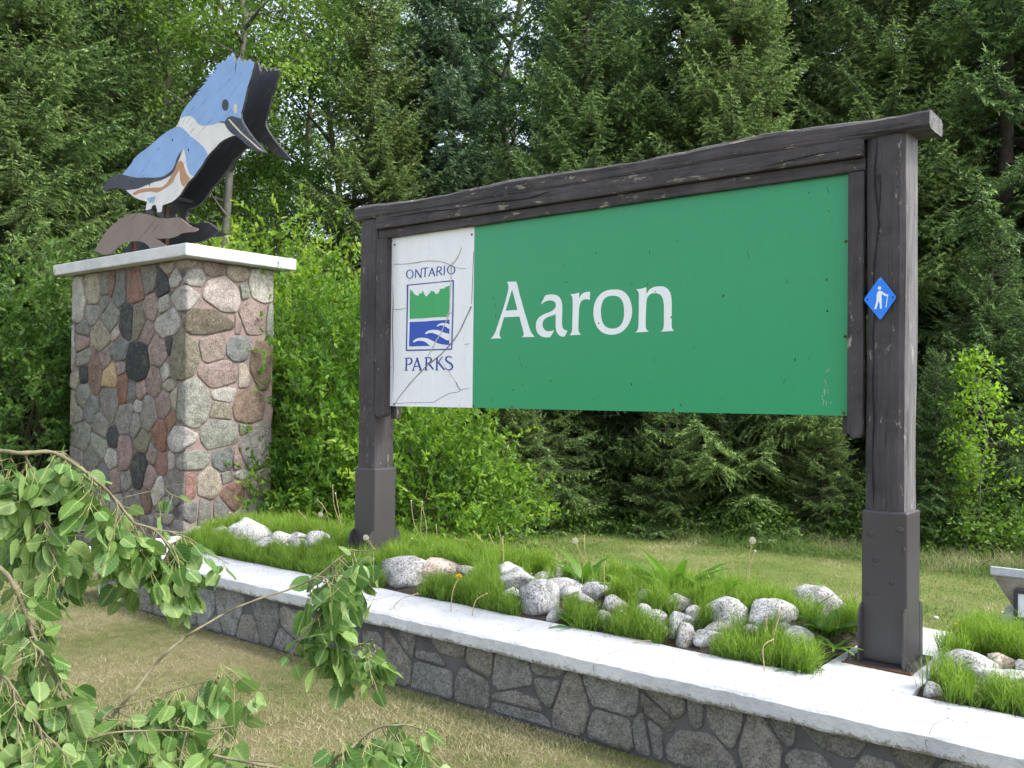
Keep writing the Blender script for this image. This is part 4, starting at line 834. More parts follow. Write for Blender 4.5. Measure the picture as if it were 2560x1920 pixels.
midb=[r for r in order if r[0].location.x<-1.5]; rb=[r for r in order if r[0].location.x>=-1.5]
ORD=['first','second','third','fourth','fifth','sixth','seventh','eighth','ninth','tenth','eleventh','twelfth','thirteenth','fourteenth','fifteenth','sixteenth','seventeenth','eighteenth','nineteenth','twentieth','twenty-first','twenty-second','twenty-third','twenty-fourth','twenty-fifth','twenty-sixth','twenty-seventh','twenty-eighth','twenty-ninth','thirtieth','thirty-first']; ORD+=['thirty-'+q for q in ORD[1:9]]+['fortieth']+['forty-'+q for q in ORD[:9]]+['fiftieth']+['fifty-'+q for q in ORD[:9]]+['sixtieth']+['sixty-'+q for q in ORD[:9]]
def size_word(w): return 'large' if w>.17 else ('medium' if w>.1 else 'small')
def tone(c): return 'whitish speckled' if c is LW else ('grey' if c is LN else ('brownish' if c[0]>.38 else 'dark grey'))
lbed=[r for r in midb if r[0].location.x<-4.9]; cbed=[r for r in midb if r[0].location.x>=-4.9]
for i,r in enumerate(lbed[::-1]): tag(r[0],'%s %s boulder, %s going left from the left sign post'%(size_word(r[1]),tone(r[4]),ORD[i]),'boulder','boulders in the planting bed')
for i,r in enumerate(cbed[::-1]): tag(r[0],'%s %s boulder under the sign, %s going left from the right post'%(size_word(r[1]),tone(r[4]),ORD[i]),'boulder','boulders in the planting bed')
for i,r in enumerate(rb): tag(r[0],'%s %s boulder in the right bed, %s going right from the right post'%(size_word(r[1]),tone(r[4]),ORD[i]),'boulder','boulders in the planting bed')

# ------------------------------------------------------------------ blades: horsetail in the bed, grass on the lawn
def blades(n,base,hgt,lean,width,seg=2,curve=.35,az=None):
    "curved tapering blades as loose triangles"
    a=RNG.uniform(0,2*np.pi,n) if az is None else az
    l=lean if hasattr(lean,'__len__') else np.abs(RNG.normal(0,1,n))*lean; h=hgt
    d=np.stack([np.cos(a),np.sin(a),np.zeros(n)],1); wv=RNG.uniform(0,2*np.pi,n); w=np.stack([np.cos(wv),np.sin(wv),np.zeros(n)],1)*(width/2)[:,None]
    up=np.array([0,0,1.0]); P=[]
    for k in range(seg+1):
        t=k/seg; P.append(base+up*(h*t)[:,None]*(1-.15*t*t)+d*(h*l*(t**(1+curve*2)))[:,None])
    T=[]
    for k in range(seg):
        wa=w*(1-k/seg); wb=w*(1-(k+1)/seg)
        A,B,C,Dq=P[k]-wa,P[k]+wa,P[k+1]+wb,P[k+1]-wb
        T.append(np.stack([A,B,C],1))
        if k<seg-1: T.append(np.stack([A,C,Dq],1))
    return T
rk=np.array([(r[0].location.x,r[0].location.y,r[0].scale[0]*.88,r[0].scale[1]*.85) for r in rocks])
def bed_points(n,x0,x1,clump=True):
    x=RNG.uniform(x0,x1,n); y=BF-.012+(BBK+.01-BF)*RNG.uniform(0,1,n)**1.15
    keep=np.ones(n,bool)
    for (a,b,ra,rb_) in rk:
        c_,s_=math.cos(-YAW+math.pi/2),math.sin(-YAW+math.pi/2); dx,dy=x-a,y-b
        u=dx*c_+dy*s_; v=-dx*s_+dy*c_; v=np.where(v<0,v*.42,v); keep&=((u/ra)**2+(v/rb_)**2)>1.0
    m_=np.array([.6*noise.noise(Vector((a*2.3,b*3.1,.5)))+.75*noise.noise(Vector((a*6.5,b*7.5,3))) for a,b in zip(x[keep],y[keep])])
    x,y=x[keep],y[keep]; k2=(m_+.3*(y>4.6)+.3*(y<4.13))>RNG.uniform(-.25,.25,len(m_)); return x[k2],y[k2],m_[k2]
def horsetail(name,label,n,x0,x1,post=None):
    x,y,mm=bed_points(n,x0,x1)
    # stems gather in tufts
    nt=max(8,len(x)//26); sel=RNG.permutation(len(x))[:nt]; tx,ty=x[sel],y[sel]; lx=RNG.normal(.35,.5,nt); per=RNG.integers(34,78,nt); q0=np.repeat(np.arange(nt),per)
    rr=np.abs(RNG.normal(0,.026,len(q0))); aa=RNG.uniform(0,2*np.pi,len(q0)); x=tx[q0]+rr*np.cos(aa); y=np.maximum(ty[q0]+rr*np.sin(aa),BF-.015); mm=np.repeat(RNG.uniform(-.35,.5,nt),per)
    ok=np.ones(len(x),bool)
    for (ra_,rb2,rw_,rd_) in rk: ok&=(((x-ra_)/(rw_*.95))**2+((y-rb2)/(rd_*.7))**2)>1
    x,y,mm,rr,aa,lx=x[ok],y[ok],mm[ok],rr[ok],aa[ok],np.repeat(lx,per)[ok]
    if post is not None:
        ok=~((x>post-.02)&(x<post+SW+.02)&(y>SY-.02)&(y<SY+SW+.02)); x,y,mm,rr,aa,lx=x[ok],y[ok],mm[ok],rr[ok],aa[ok],lx[ok]
    n=len(x); base=np.stack([x,y,np.full(n,ZT-.015)],1); lean=RNG.uniform(.1,.6,n)
    h=RNG.uniform(.105,.18,n)*np.clip(1+.9*mm,.55,1.5)*np.clip(1-(rr/.07)*.35,.4,1)*(1+.2*(y>4.66)); base[:,2]=np.array([soil_z(b)-.01 for b in y]); ex=np.cos(aa)*rr*20+lx+RNG.normal(0,.22,n); ey=np.sin(aa)*rr*20-.25+RNG.normal(0,.22,n); az=np.arctan2(ey,ex)
    T=blades(n,base,h,np.hypot(ex,ey)*.62,RNG.uniform(.0026,.0048,n),3,.5,az); 
    tt=RNG.uniform(.0,.9,n)*.5+np.clip(h/.2,0,1)*.28+mm*.4
    V=[];C=[]
    for i,t in enumerate(T): V.append(t); C.append(tt+(i//2)*.14-.12)
    # side whorl branches rising along each stem
    q=RNG.integers(0,n,n*2); kk=RNG.uniform(.2,.75,n*2); a=az[q]
    bb=base[q]+np.stack([np.cos(a)*h[q]*.35*kk**2,np.sin(a)*h[q]*.35*kk**2,h[q]*kk*.97],1)
    T2_=blades(n*2,bb,RNG.uniform(.03,.07,n*2),.55,RNG.uniform(.0025,.004,n*2),1,.3)
    for t in T2_: V.append(t); C.append(RNG.uniform(.35,1,n*2))
    me=tri_mesh('horsetail',np.concatenate(V),np.clip(np.concatenate(C),0,1)); o=link(name,me,None,F_HORSE); tag(o,label,'horsetail',kind='stuff'); return o
horsetail('horsetail_cover','fine bright green horsetail growing between the boulders under the sign',52000,BX0+.05,BX1-.01,QX)
horsetail('horsetail_cover','dense bright green horsetail in the bed right of the sign',21000,-1.09,.9)
# wisps that spill over the coping edge
def lawn_blades(name,label,n,xr,yr,hr,wd,dry,cat='grass',mask=None):
    x=RNG.uniform(*xr,n); y=RNG.uniform(*yr,n)
    if mask is not None: k=mask(x,y); x,y=x[k],y[k]
    n=len(x); nn=np.array([noise.noise(Vector((a*1.7,b*1.7,.3)))+.4*noise.noise(Vector((a*7,b*7,1))) for a,b in zip(x,y)])
    base=np.stack([x,y,np.full(n,-.012)],1); T=blades(n,base,RNG.uniform(*hr,n),1.1,RNG.uniform(*wd,n),1,.2)
    c=np.clip(RNG.uniform(-.1,.9,n)*.75+nn*1.15+dry+.05,0,1); me=tri_mesh('grass',np.concatenate(T),np.concatenate([c]*len(T)))
    o=link(name,me,None,F_GRASS); tag(o,label,cat,kind='stuff'); return o
lawn_blades('front_lawn_grass','short straw and green mown grass in front of the planter wall',150000,(-8.5,-.4),(1.0,3.6),(.014,.042),(.003,.0065),.13,mask=lambda x,y:(-(x)*math.cos(YAW)+y*math.sin(YAW))>1.9)
lawn_blades('rear_lawn_grass','mown yellow green grass between the planter wall and the trees',150000,(-12,3.5),(5.22,10.3),(.025,.06),(.006,.011),.20)
def edge_mask(x,y): return (y<3.60)&(y>3.45)|(y<3.53)&(RNG.uniform(0,1,len(x))<.05)
lawn_blades('wall_foot_litter','thin brown straw and dry leaves along the foot of the wall',9000,(-8,-.3),(3.35,3.6),(.01,.035),(.003,.008),-.35,cat='dry litter')
mb=MB()
for k in range(420):
    x=random.uniform(-6.9,.2); y=random.choice([random.uniform(3.56,3.98),random.uniform(3.9,3.99)]); a=random.uniform(0,6.28); L=random.uniform(.002,.012)**1; z=ZT+.003
    mb.add([(x,y,z),(x+L*math.cos(a),y+L*math.sin(a),z+.002),(x+L*.6*math.cos(a+.9),y+L*.6*math.sin(a+.9),z+.003),(x-.2*L,y+.3*L,z+.004)],[(0,1,2),(0,2,3)])
o=mb.build('coping_litter',plain('litter_bits',(.13,.10,.065),.95,.5,60,60,0)); tag(o,'scattered brown plant bits and grit lying on the white coping','litter',kind='stuff')
# verge of taller grass at the tree line
lawn_blades('tree_line_grass','uneven taller green grass at the edge of the woods',30000,(-13,5),(9.3,10.6),(.05,.22),(.004,.008),.45)

# ------------------------------------------------------------------ leaves, rosettes and dandelion stalks
def strap_leaf(mb,base,az,L,w,rise,bend,lob=0,n=6):
    d=Vector((math.cos(az),math.sin(az),0)); s=Vector((-d.y,d.x,0)); P=[]
    for k in range(n+1):
        t=k/n; c=Vector(base)+d*(L*t*math.cos(rise*(1-t*bend)))+Vector((0,0,L*(math.sin(rise)*t-bend*.45*t*t)))
        ww=w*math.sin(math.pi*min(1,(.12+t*.88)))**.7*(1-.25*t)*(1 if k%2 else 1-lob); P.append((c,ww if k<n else .001))
    vs=[];fs=[]
    for c,ww in P: vs+=[c-s*ww/2+Vector((0,0,ww*.18)),c,c+s*ww/2+Vector((0,0,ww*.18))]
    for k in range(n):
        a=k*3; fs+=[(a,a+1,a+4,a+3),(a+1,a+2,a+5,a+4)]
    mb.add(vs,fs)
def rosette(name,label,cat,px,py,cr_,nl,L,w,rise,lob,Yc=None,group=None):
    p=at(*cr_(px,py),z=ZT) if Yc is None else at(*cr_(px,py),Y=Yc)
    p.z=(soil_z(p.y) if p.y>BF else ZT)-.005; r=tag(empty(name,p),label,cat,group)
    for k in range(nl):
        mb=MB(); strap_leaf(mb,(0,0,.0),2*math.pi*k/nl+random.uniform(-.4,.4),L*random.uniform(.7,1.15),w*random.uniform(.8,1.15),rise*random.uniform(.75,1.15),random.uniform(.3,.9),lob)
        o=mb.build('leaf',F_DOCK,r,True); a=o.data.attributes.new('tint','FLOAT','FACE'); a.data.foreach_set('value',[random.uniform(0,1)]*len(o.data.polygons))
c8=crop(1240,1000,.434)
gr='broad leaved weeds in the bed'
rosette('dock_plant','tall broad leaved green weed standing behind the boulders mid bed','weed',1030,1100,c8,8,.36,.085,1.2,.12,4.62,gr)
rosette('dock_plant','upright broad leaved weed right of the tallest one','weed',1270,1120,c8,7,.28,.075,1.15,.1,4.62,gr)
rosette('dock_plant','curved leaf weed left of the tallest weed','weed',760,1090,c8,6,.25,.075,1.0,.1,4.5,gr)
rosette('dock_plant','pointed leaf weed behind the whitish central boulders','weed',505,1040,c8,7,.27,.06,1.1,.12,4.62,gr)
rosette('dock_plant','leafy weed against the large boulder beside the right post','weed',985,870,c7,7,.24,.055,1.2,.1,None,gr)
rosette('dock_plant','round leaved weed in front of the right post','weed',1080,985,c7,7,.20,.075,.9,.1,None,gr)
rosette('dandelion_plant','flat toothed rosette on the coping edge below the right boulders','weed',905,1085,c7,9,.13,.03,.45,.45,None,gr)
rosette('dandelion_plant','toothed rosette at the coping edge left of the right post','weed',1120,1040,c7,8,.14,.032,.5,.45,None,gr)
rosette('dandelion_plant','toothed rosette at the bed edge near the yellow flower','weed',860,700,c6,8,.14,.03,.45,.45,None,gr)
rosette('dandelion_plant','toothed rosette below the whitish central boulder','weed',1470,840,c6,8,.15,.034,.5,.4,None,gr)
rosette('dandelion_plant','toothed rosette beside the left sign post','weed',620,420,c6,8,.16,.03,.7,.35,None,gr)
rosette('dandelion_plant','tufted leafy weed at the edge of the right bed','weed',1960,1180,c7,7,.12,.025,1.0,.3,None,gr)
rosette('dandelion_plant','yellowish leafy weed at the far right of the right bed','weed',2150,960,c7,8,.28,.05,1.15,.2,None,gr)
def stalk(cr_,pts,kind,label,z=None):
    b=at(*cr_(*pts[0]),z=ZT+.02)
    if b.y>BBK: b=at(*cr_(*pts[0]),Y=BBK-.1)
    D=(b-EYE).dot(FW); P=[at(*cr_(*q),D=D+.02*i) for i,q in enumerate(pts)]
    low=Vector((P[0].x,P[0].y,max(ZT-.01,P[0].z-.05))); r=tag(empty('dandelion_stalk',low),label,'dandelion','dandelion stalks in the planting bed')
    Q=[p-low for p in P]; n=len(Q)
    cur=[Vector((0,0,0))]+Q if (Q[0]).length>.005 else Q
    pp=[Vector(a) for a in cur]; sm=[]
    for i in range(len(pp)-1):
        a,b_,c_,d_=pp[max(i-1,0)],pp[i],pp[i+1],pp[min(i+2,len(pp)-1)]
        for k in range(4):
            t=k/4; sm.append(.5*((2*b_)+(-a+c_)*t+(2*a-5*b_+4*c_-d_)*t*t+(-a+3*b_-3*c_+d_)*t*t*t))
    sm.append(pp[-1]); mb=MB(); mb.tube(sm,.0028,6); mb.build('stem',M_STALK,r,True)
    h=sm[-1]
    if kind=='puff':
        V=[]; 
        for k in range(150):
            d=Vector((random.gauss(0,1),random.gauss(0,1),random.gauss(0,1))).normalized(); c=h+d*.019; e=d.orthogonal().normalized(); f=d.cross(e)
            for q in range(3):
                a=2.1*q+random.random(); v=e*math.cos(a)+f*math.sin(a); w_=e*math.cos(a+1.4)+f*math.sin(a+1.4); V.append([h+d*.006,c+v*.0055,c+v*.0055+w_*.0012])
        o=link('seed_head',tri_mesh('seed_head',np.array([[tuple(x) for x in t] for t in V])),r,M_FLUFF); mb=MB(); mb.blob(h,(.0045,.0045,.0045),7,4); mb.build('seed_core',M_FLUFF,r,True)
    elif kind=='flower':
        V=[]
        for k in range(90):
            a=k*2.4; t=(k/90)**.5; d=Vector((math.cos(a)*t,math.sin(a)*t,.75-t*.55)).normalized(); s=d.orthogonal().normalized()*.0022; V.append([h-s,h+s,h+d*.019+s*.6]); V.append([h-s,h+d*.019+s*.6,h+d*.019-s*.6])
        link('flower_head',tri_mesh('flower_head',np.array([[tuple(x) for x in t] for t in V])),r,M_YEL)
    else:
        mb=MB(); mb.blob(h,(.0062,.0062,.0058),7,5); mb.build('bare_head',M_FLUFF if kind=='bare' else M_STALK,r,True)
ST=[(c6,[(300,450),(285,400),(262,335)],'puff','white seed head in front of the left sign post'),
(c6,[(620,400),(545,260),(525,120)],'bare','bare stalk right of the left post, tallest of the group'),(c6,[(590,400),(580,280),(588,125)],'bare','bare stalk beside the tallest one right of the left post'),(c6,[(610,395),(612,260),(590,160)],'bud','thin bare stalk curving left beside the two tallest'),
(c6,[(690,460),(680,380),(668,260)],'bud','green headed stalk standing between the post and the yellow flower'),(c6,[(665,520),(655,480),(648,463)],'puff','low white seed head right of the left post'),
(c6,[(780,500),(750,400),(640,360),(530,338)],'bare','long stalk bent low towards the left post'),(c6,[(755,735),(765,640),(800,560)],'flower','single yellow dandelion flower above the coping'),
(c6,[(1000,600),(990,580),(962,565)],'puff','fluffy white seed head right of the yellow flower'),(c6,[(1010,470),(930,350),(885,298)],'bud','leaning bare stalk over the central boulders'),(c6,[(1030,450),(1050,380),(1025,270)],'bud','crooked bare stalk over the central boulders'),
(c6,[(1060,520),(1010,390),(975,315)],'bud','straight leaning stalk left of the crooked one'),(c6,[(940,480),(880,370),(780,338)],'bud','arching stalk above the yellow flower'),(c6,[(1090,620),(1060,500),(1052,330)],'bud','upright stalk in front of the central boulders'),
(c6,[(1150,690),(1195,620),(1218,540)],'bud','dark curved stalk in front of the biggest central boulder'),(c6,[(1540,500),(1490,400),(1470,350)],'puff','distant white seed head above the lawn'),(c6,[(1545,500),(1525,400),(1522,322)],'bud','stalk with a pointed bud beside the distant white seed head'),
(c6,[(1665,750),(1640,640),(1635,500)],'bud','drooping bud stalk in mid bed'),(c6,[(1585,690),(1580,610),(1622,570)],'bud','short reddish hooked stalk in mid bed'),(c6,[(1990,880),(1850,820),(1735,755)],'bare','long pale stalk lying over the right boulders'),
(c6,[(1900,925),(1780,945),(1648,992)],'bare','cut stalk lying flat on the white coping'),(c6,[(880,760),(900,690),(960,655)],'bud','hooked stalk at the coping edge'),(c6,[(430,722),(480,680),(560,655)],'bud','fallen stalk on the coping left of the flower'),
(c7,[(615,640),(618,500),(648,348)],'puff','tall thin seed stalk rising before the lawn'),(c7,[(640,640),(628,520),(662,410)],'bare','shorter seed stalk beside the tall thin one'),(c7,[(745,1000),(735,880),(722,785)],'bud','brown stalk among the right boulders'),(c7,[(765,1040),(770,900),(818,735)],'bud','tall brown stalk among the right boulders'),
(c7,[(715,1075),(710,960),(765,920)],'bud','hooked stalk over the coping near the right boulders'),(c7,[(640,970),(600,930),(555,890),(520,960),(515,1050)],'bud','bent stalk hanging over the coping edge'),
(c7,[(870,880),(1100,760),(1106,720)],'bud','brown bud stalk in front of the largest boulder'),(c7,[(1120,905),(1190,903),(1262,905)],'bare','horizontal stalk touching the right post'),(c7,[(2035,880),(2060,820),(2086,760)],'bare','stalk in front of the floodlight housing'),
(c7,[(1960,1270),(1940,1230),(1945,1212)],'puff','tiny seed head at the edge of the right bed'),
(c5,[(1480,640),(1460,580),(1445,515)],'puff','white seed head left of the left sign post'),(c5,[(1500,640),(1470,500),(1430,450)],'bud','leaning stalk left of the left sign post'),(c5,[(1520,640),(1530,560),(1505,470),(1500,385)],'bud','tallest stalk left of the left sign post'),(c5,[(1550,640),(1530,520),(1512,420)],'bare','pale stalk beside the tallest one left of the post'),
(c5,[(1130,600),(1090,540),(1035,508)],'bare','stalk leaning over the boulder beside the pillar'),(c5,[(1135,605),(1130,560),(1126,515)],'bud','short stalk behind the boulder beside the pillar'),(c5,[(1290,640),(1310,590),(1295,545)],'bud','stalk before the small dark boulder'),
(c5,[(1670,780),(1700,700),(1650,620)],'puff','white seed head below the left post among aspen leaves'),(c5,[(1420,620),(1380,540),(1345,500)],'bud','left leaning stalk before the pea shrub')]
for q in ST: stalk(*q)
# cobweb strands are left out; a few dandelions on the rear lawn
for i,(x,y,kk) in enumerate(((2388,1563,'flower'),(2440,1548,'puff'),(2340,1546,'puff'))):
    p=at(x,y,z=.03); r=tag(empty('lawn_dandelion',(p.x,p.y,0)),('single yellow dandelion in the rear lawn','right hand white seed head in the rear lawn','left hand white seed head in the rear lawn')[i],'dandelion','dandelions in the rear lawn')
    mb=MB(); mb.tube([(0,0,0),(0,0,.03)],.003,5); mb.build('stem',M_STALK,r); mb=MB(); mb.blob((0,0,.036),(.02,.02,.012),8,4); mb.build('flower_head' if kk=='flower' else 'seed_head',M_YEL if kk=='flower' else M_FLUFF,r,True)

# ------------------------------------------------------------------ spruce
def tube_np(paths):
    mb=MB()
    for P,r,n in paths: mb.tube(P,r,n,cap=False)
    return mb
def spruce(seed,H,R,z0=.4,step=.26,nb=6,dens=1.0,tw=.013,shard=.042,wd=.011,droop=.28,power=.85,bare=.18):
    rg=np.random.default_rng(seed); rd=random.Random(seed); wood=[]; TB_=[];TD=[];TL=[];TT=[]
    z=z0; paths=[([(0,0,-.1),(rd.uniform(-.03,.03),rd.uniform(-.03,.03),H*.5),(0,0,H)],[.008*H+.02,.0045*H+.012,.006],8)]
    while z<H-.12:
        f=1-z/H; n=nb if z<H*.85 else 5
        for k in range(n):
            az=rd.uniform(0,2*math.pi); L=R*(f**power)*rd.uniform(.62,1.12)+.10
            el=-.28+.95*(z/H)**1.6+rd.uniform(-.12,.12)   # low limbs sweep down, high ones rise
            if rd.random()<.05 and f>.4: L*=.5
            m_=7; pts=[]; d=np.array([math.cos(az),math.sin(az),0.]); sd=np.array([-d[1],d[0],0.]); bend=rd.uniform(-.12,.12)
            for i in range(m_+1):
                t=i/m_; pts.append(np.array([0,0,z])+d*(L*t*math.cos(el))+sd*(bend*L*t*t)+np.array([0,0,1.])*(L*(math.sin(el)*t-droop*t*(1-t)*.9+.13*t*t*t)))
            pts=np.array(pts); wood.append((pts,[.004+.008*L*(1-i/m_) for i in range(m_+1)],4))
            nt=max(6,int(L/.052*dens)); t=np.linspace(bare+ .0,1,nt)+rg.uniform(-.01,.01,nt); t=np.clip(t,0,1)
            idx=np.minimum((t*m_).astype(int),m_-1); fr=(t*m_-idx)[:,None]; base=pts[idx]*(1-fr)+pts[idx+1]*fr
            for s in (-1,1):
                ln=(.42*L*(1-t)**.8*np.minimum(1,.35+t*1.2)+.07)*rg.uniform(.6,1.15,nt); ln=np.minimum(ln,.55)
                dd=d*.62+sd*s*.85+np.array([0,0,-.16]); dd=dd/np.linalg.norm(dd); dirs=dd+rg.normal(0,.13,(nt,3)); dirs[:,2]-=rg.uniform(0,.35,nt)*(f>.3)
                TB_.append(base);TD.append(dirs/np.linalg.norm(dirs,axis=1)[:,None]);TL.append(ln);TT.append(.3+.7*t)
            TB_.append(pts[-2:-1]);TD.append((pts[-1:]-pts[-2:-1])/np.linalg.norm(pts[-1]-pts[-2]));TL.append(np.array([L/m_*1.5+.05]));TT.append(np.array([1.]))
        z+=step*rd.uniform(.6,1.3)*(0.55+.45*f)
    B=np.concatenate(TB_);D_=np.concatenate(TD);Ln=np.concatenate(TL);Tt=np.concatenate(TT)
    cnt=np.maximum(3,(Ln/tw)).astype(int); q=np.repeat(np.arange(len(B)),cnt); first=np.cumsum(cnt)-cnt; pos=(np.arange(len(q))-first[q])/cnt[q]
    c=B[q]+D_[q]*(Ln[q]*pos)[:,None]; c[:,2]-=.25*(Ln[q]*pos)**2
    side=rg.normal(0,1,(len(q),3)); side-=(side*D_[q]).sum(1)[:,None]*D_[q]; side/=np.linalg.norm(side,axis=1)[:,None]+1e-9
    dr=D_[q]*rg.uniform(.5,1.0,len(q))[:,None]+side*rg.uniform(.35,.9,len(q))[:,None]; dr/=np.linalg.norm(dr,axis=1)[:,None]
    L=shard*rg.uniform(.6,1.2,len(q)); w=np.cross(dr,side+rg.normal(0,.4,(len(q),3))); w/=np.linalg.norm(w,axis=1)[:,None]+1e-9; w*= (wd*rg.uniform(.6,1.2,len(q)))[:,None]/2
    V=np.stack([c-w,c+w,c+dr*L[:,None]],1)
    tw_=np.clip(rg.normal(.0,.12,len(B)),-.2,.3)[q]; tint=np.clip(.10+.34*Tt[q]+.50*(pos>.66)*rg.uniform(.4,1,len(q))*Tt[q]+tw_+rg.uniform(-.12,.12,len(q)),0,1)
    return tri_mesh('crown',V,tint),tube_np(paths),tube_np(wood)
KIND={}
def tree_kind(key,crown,trunk,limbs,leafmat,barkmat):
    crown.materials.append(leafmat); tm=mesh('trunk',trunk.v,trunk.f,True); tm.materials.append(barkmat); lm=mesh('limbs',limbs.v,limbs.f,True); lm.materials.append(barkmat); KIND[key]=(crown,tm,lm)
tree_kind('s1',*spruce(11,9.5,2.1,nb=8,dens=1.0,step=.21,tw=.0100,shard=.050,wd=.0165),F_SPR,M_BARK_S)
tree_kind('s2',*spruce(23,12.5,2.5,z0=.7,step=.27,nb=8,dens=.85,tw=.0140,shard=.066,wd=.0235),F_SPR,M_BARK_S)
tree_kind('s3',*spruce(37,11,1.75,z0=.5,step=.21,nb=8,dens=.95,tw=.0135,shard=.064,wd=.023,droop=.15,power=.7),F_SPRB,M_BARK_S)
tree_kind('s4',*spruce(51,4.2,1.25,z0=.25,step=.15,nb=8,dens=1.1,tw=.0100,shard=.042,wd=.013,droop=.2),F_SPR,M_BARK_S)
def place_tree(kind,name,label,cat,x,y,z=0,s=1.0,rz=None,group=None,sz=None):
    r=empty(name,(x,y,z)); r.rotation_euler=(random.uniform(-.02,.02),random.uniform(-.02,.02),random.uniform(0,6.28) if rz is None else rz); r.scale=(s,s,sz or s)
    cr_,tm,lm=KIND[kind]; tag(r,label,cat,group)
    for nme,me in (('crown',cr_),('trunk',tm),('limbs',lm)):
        if me is None: continue
        o=bpy.data.objects.new(nme,me); COL.objects.link(o); o.parent=r
        if nme!='trunk': o['kind']='stuff'
    return r
def ground(px,D): p=at(px,960,D=D); return p.x,p.y
# ------------------------------------------------------------------ aspen and pea shrub
def leaf_quads(c,size,rg,flat=.5,asp=.8):
    n=len(c); nrm=rg.normal(0,1,(n,3)); nrm[:,2]+=flat; nrm/=np.linalg.norm(nrm,axis=1)[:,None]
    a=np.cross(nrm,rg.normal(0,1,(n,3))); a/=np.linalg.norm(a,axis=1)[:,None]; b=np.cross(nrm,a); s=(size*rg.uniform(.7,1.2,n))[:,None]/2
    return np.concatenate([np.stack([c-a*s,c-b*s*asp+a*s*.1,c+a*s],1),np.stack([c-a*s,c+a*s,c+b*s*asp+a*s*.1],1)])
def aspen(seed,H,R,ncl=420,per=34,size=.062,crown0=.25,jt=.20,cs=.13):
    rg=np.random.default_rng(seed); rd=random.Random(seed); wood=[]; cl=[]
    kf=min(1,jt*5); tp=[(0,0,-.1)]+[(rd.uniform(-.12,.12)*i*kf,rd.uniform(-.12,.12)*i*kf,H*i/5) for i in range(1,6)]; paths=[(tp,[(.0065*H*(1-i/5)+.012)*(kf if kf<1 else 1)**.8 for i in range(6)],8)]
    nb=46
    for k in range(nb):
        t=crown0+(1-crown0)*(k+.5)/nb; z=H*t; i=min(int(t*5),4); fr=t*5-i; b=np.array(tp[i])*(1-fr)+np.array(tp[i+1])*fr
        az=rd.uniform(0,6.28); L=R*math.sin(math.pi*min(1,(t-crown0)/(1-crown0)*.75+.22))**.8*rd.uniform(.6,1.15); el=rd.uniform(.15,.8)
        d=np.array([math.cos(az)*math.cos(el),math.sin(az)*math.cos(el),math.sin(el)]); pts=[b+d*L*u+np.array([0,0,-.18*L*u*u])+rg.normal(0,.25*jt,3)*u for u in (0,.25,.5,.75,1)]
        wood.append((pts,[w*jt*5 for w in (.02+.01*L,.018,.013,.009,.005)],4))
        for j in range(int(ncl/nb)):
            u=rd.uniform(.3,1.02); q=pts[min(int(u*4),3)]; q2=pts[min(int(u*4)+1,4)]; e=q+(q2-q)*(u*4%1)+rg.normal(0,jt,3); wood.append(([q,(q+e)/2+rg.normal(0,.15*jt,3),e],[.035*jt,.025*jt,.015*jt],3)); cl.append(e)
    cl=np.array(cl); c=np.repeat(cl,per,0)+rg.normal(0,cs,(len(cl)*per,3)); V=leaf_quads(c,size,rg); tn=np.clip(np.repeat(rg.uniform(.1,.9,len(cl)),per)+rg.uniform(-.25,.25,len(c)),0,1)
    return tri_mesh('crown',V,np.concatenate([tn,tn])),tube_np(paths),tube_np(wood)
tree_kind('a1',*aspen(3,12.5,2.5,ncl=560,per=46,size=.072,crown0=.12),F_ASP,M_BARK_A)
tree_kind('a2',*aspen(8,14,2.9,ncl=560,per=46,size=.072,crown0=.15),F_ASP,M_BARK_A)
tree_kind('sap',*aspen(15,2.1,.50,ncl=184,per=8,size=.05,crown0=.3,jt=.045,cs=.045),F_ASP,M_BARK_A)
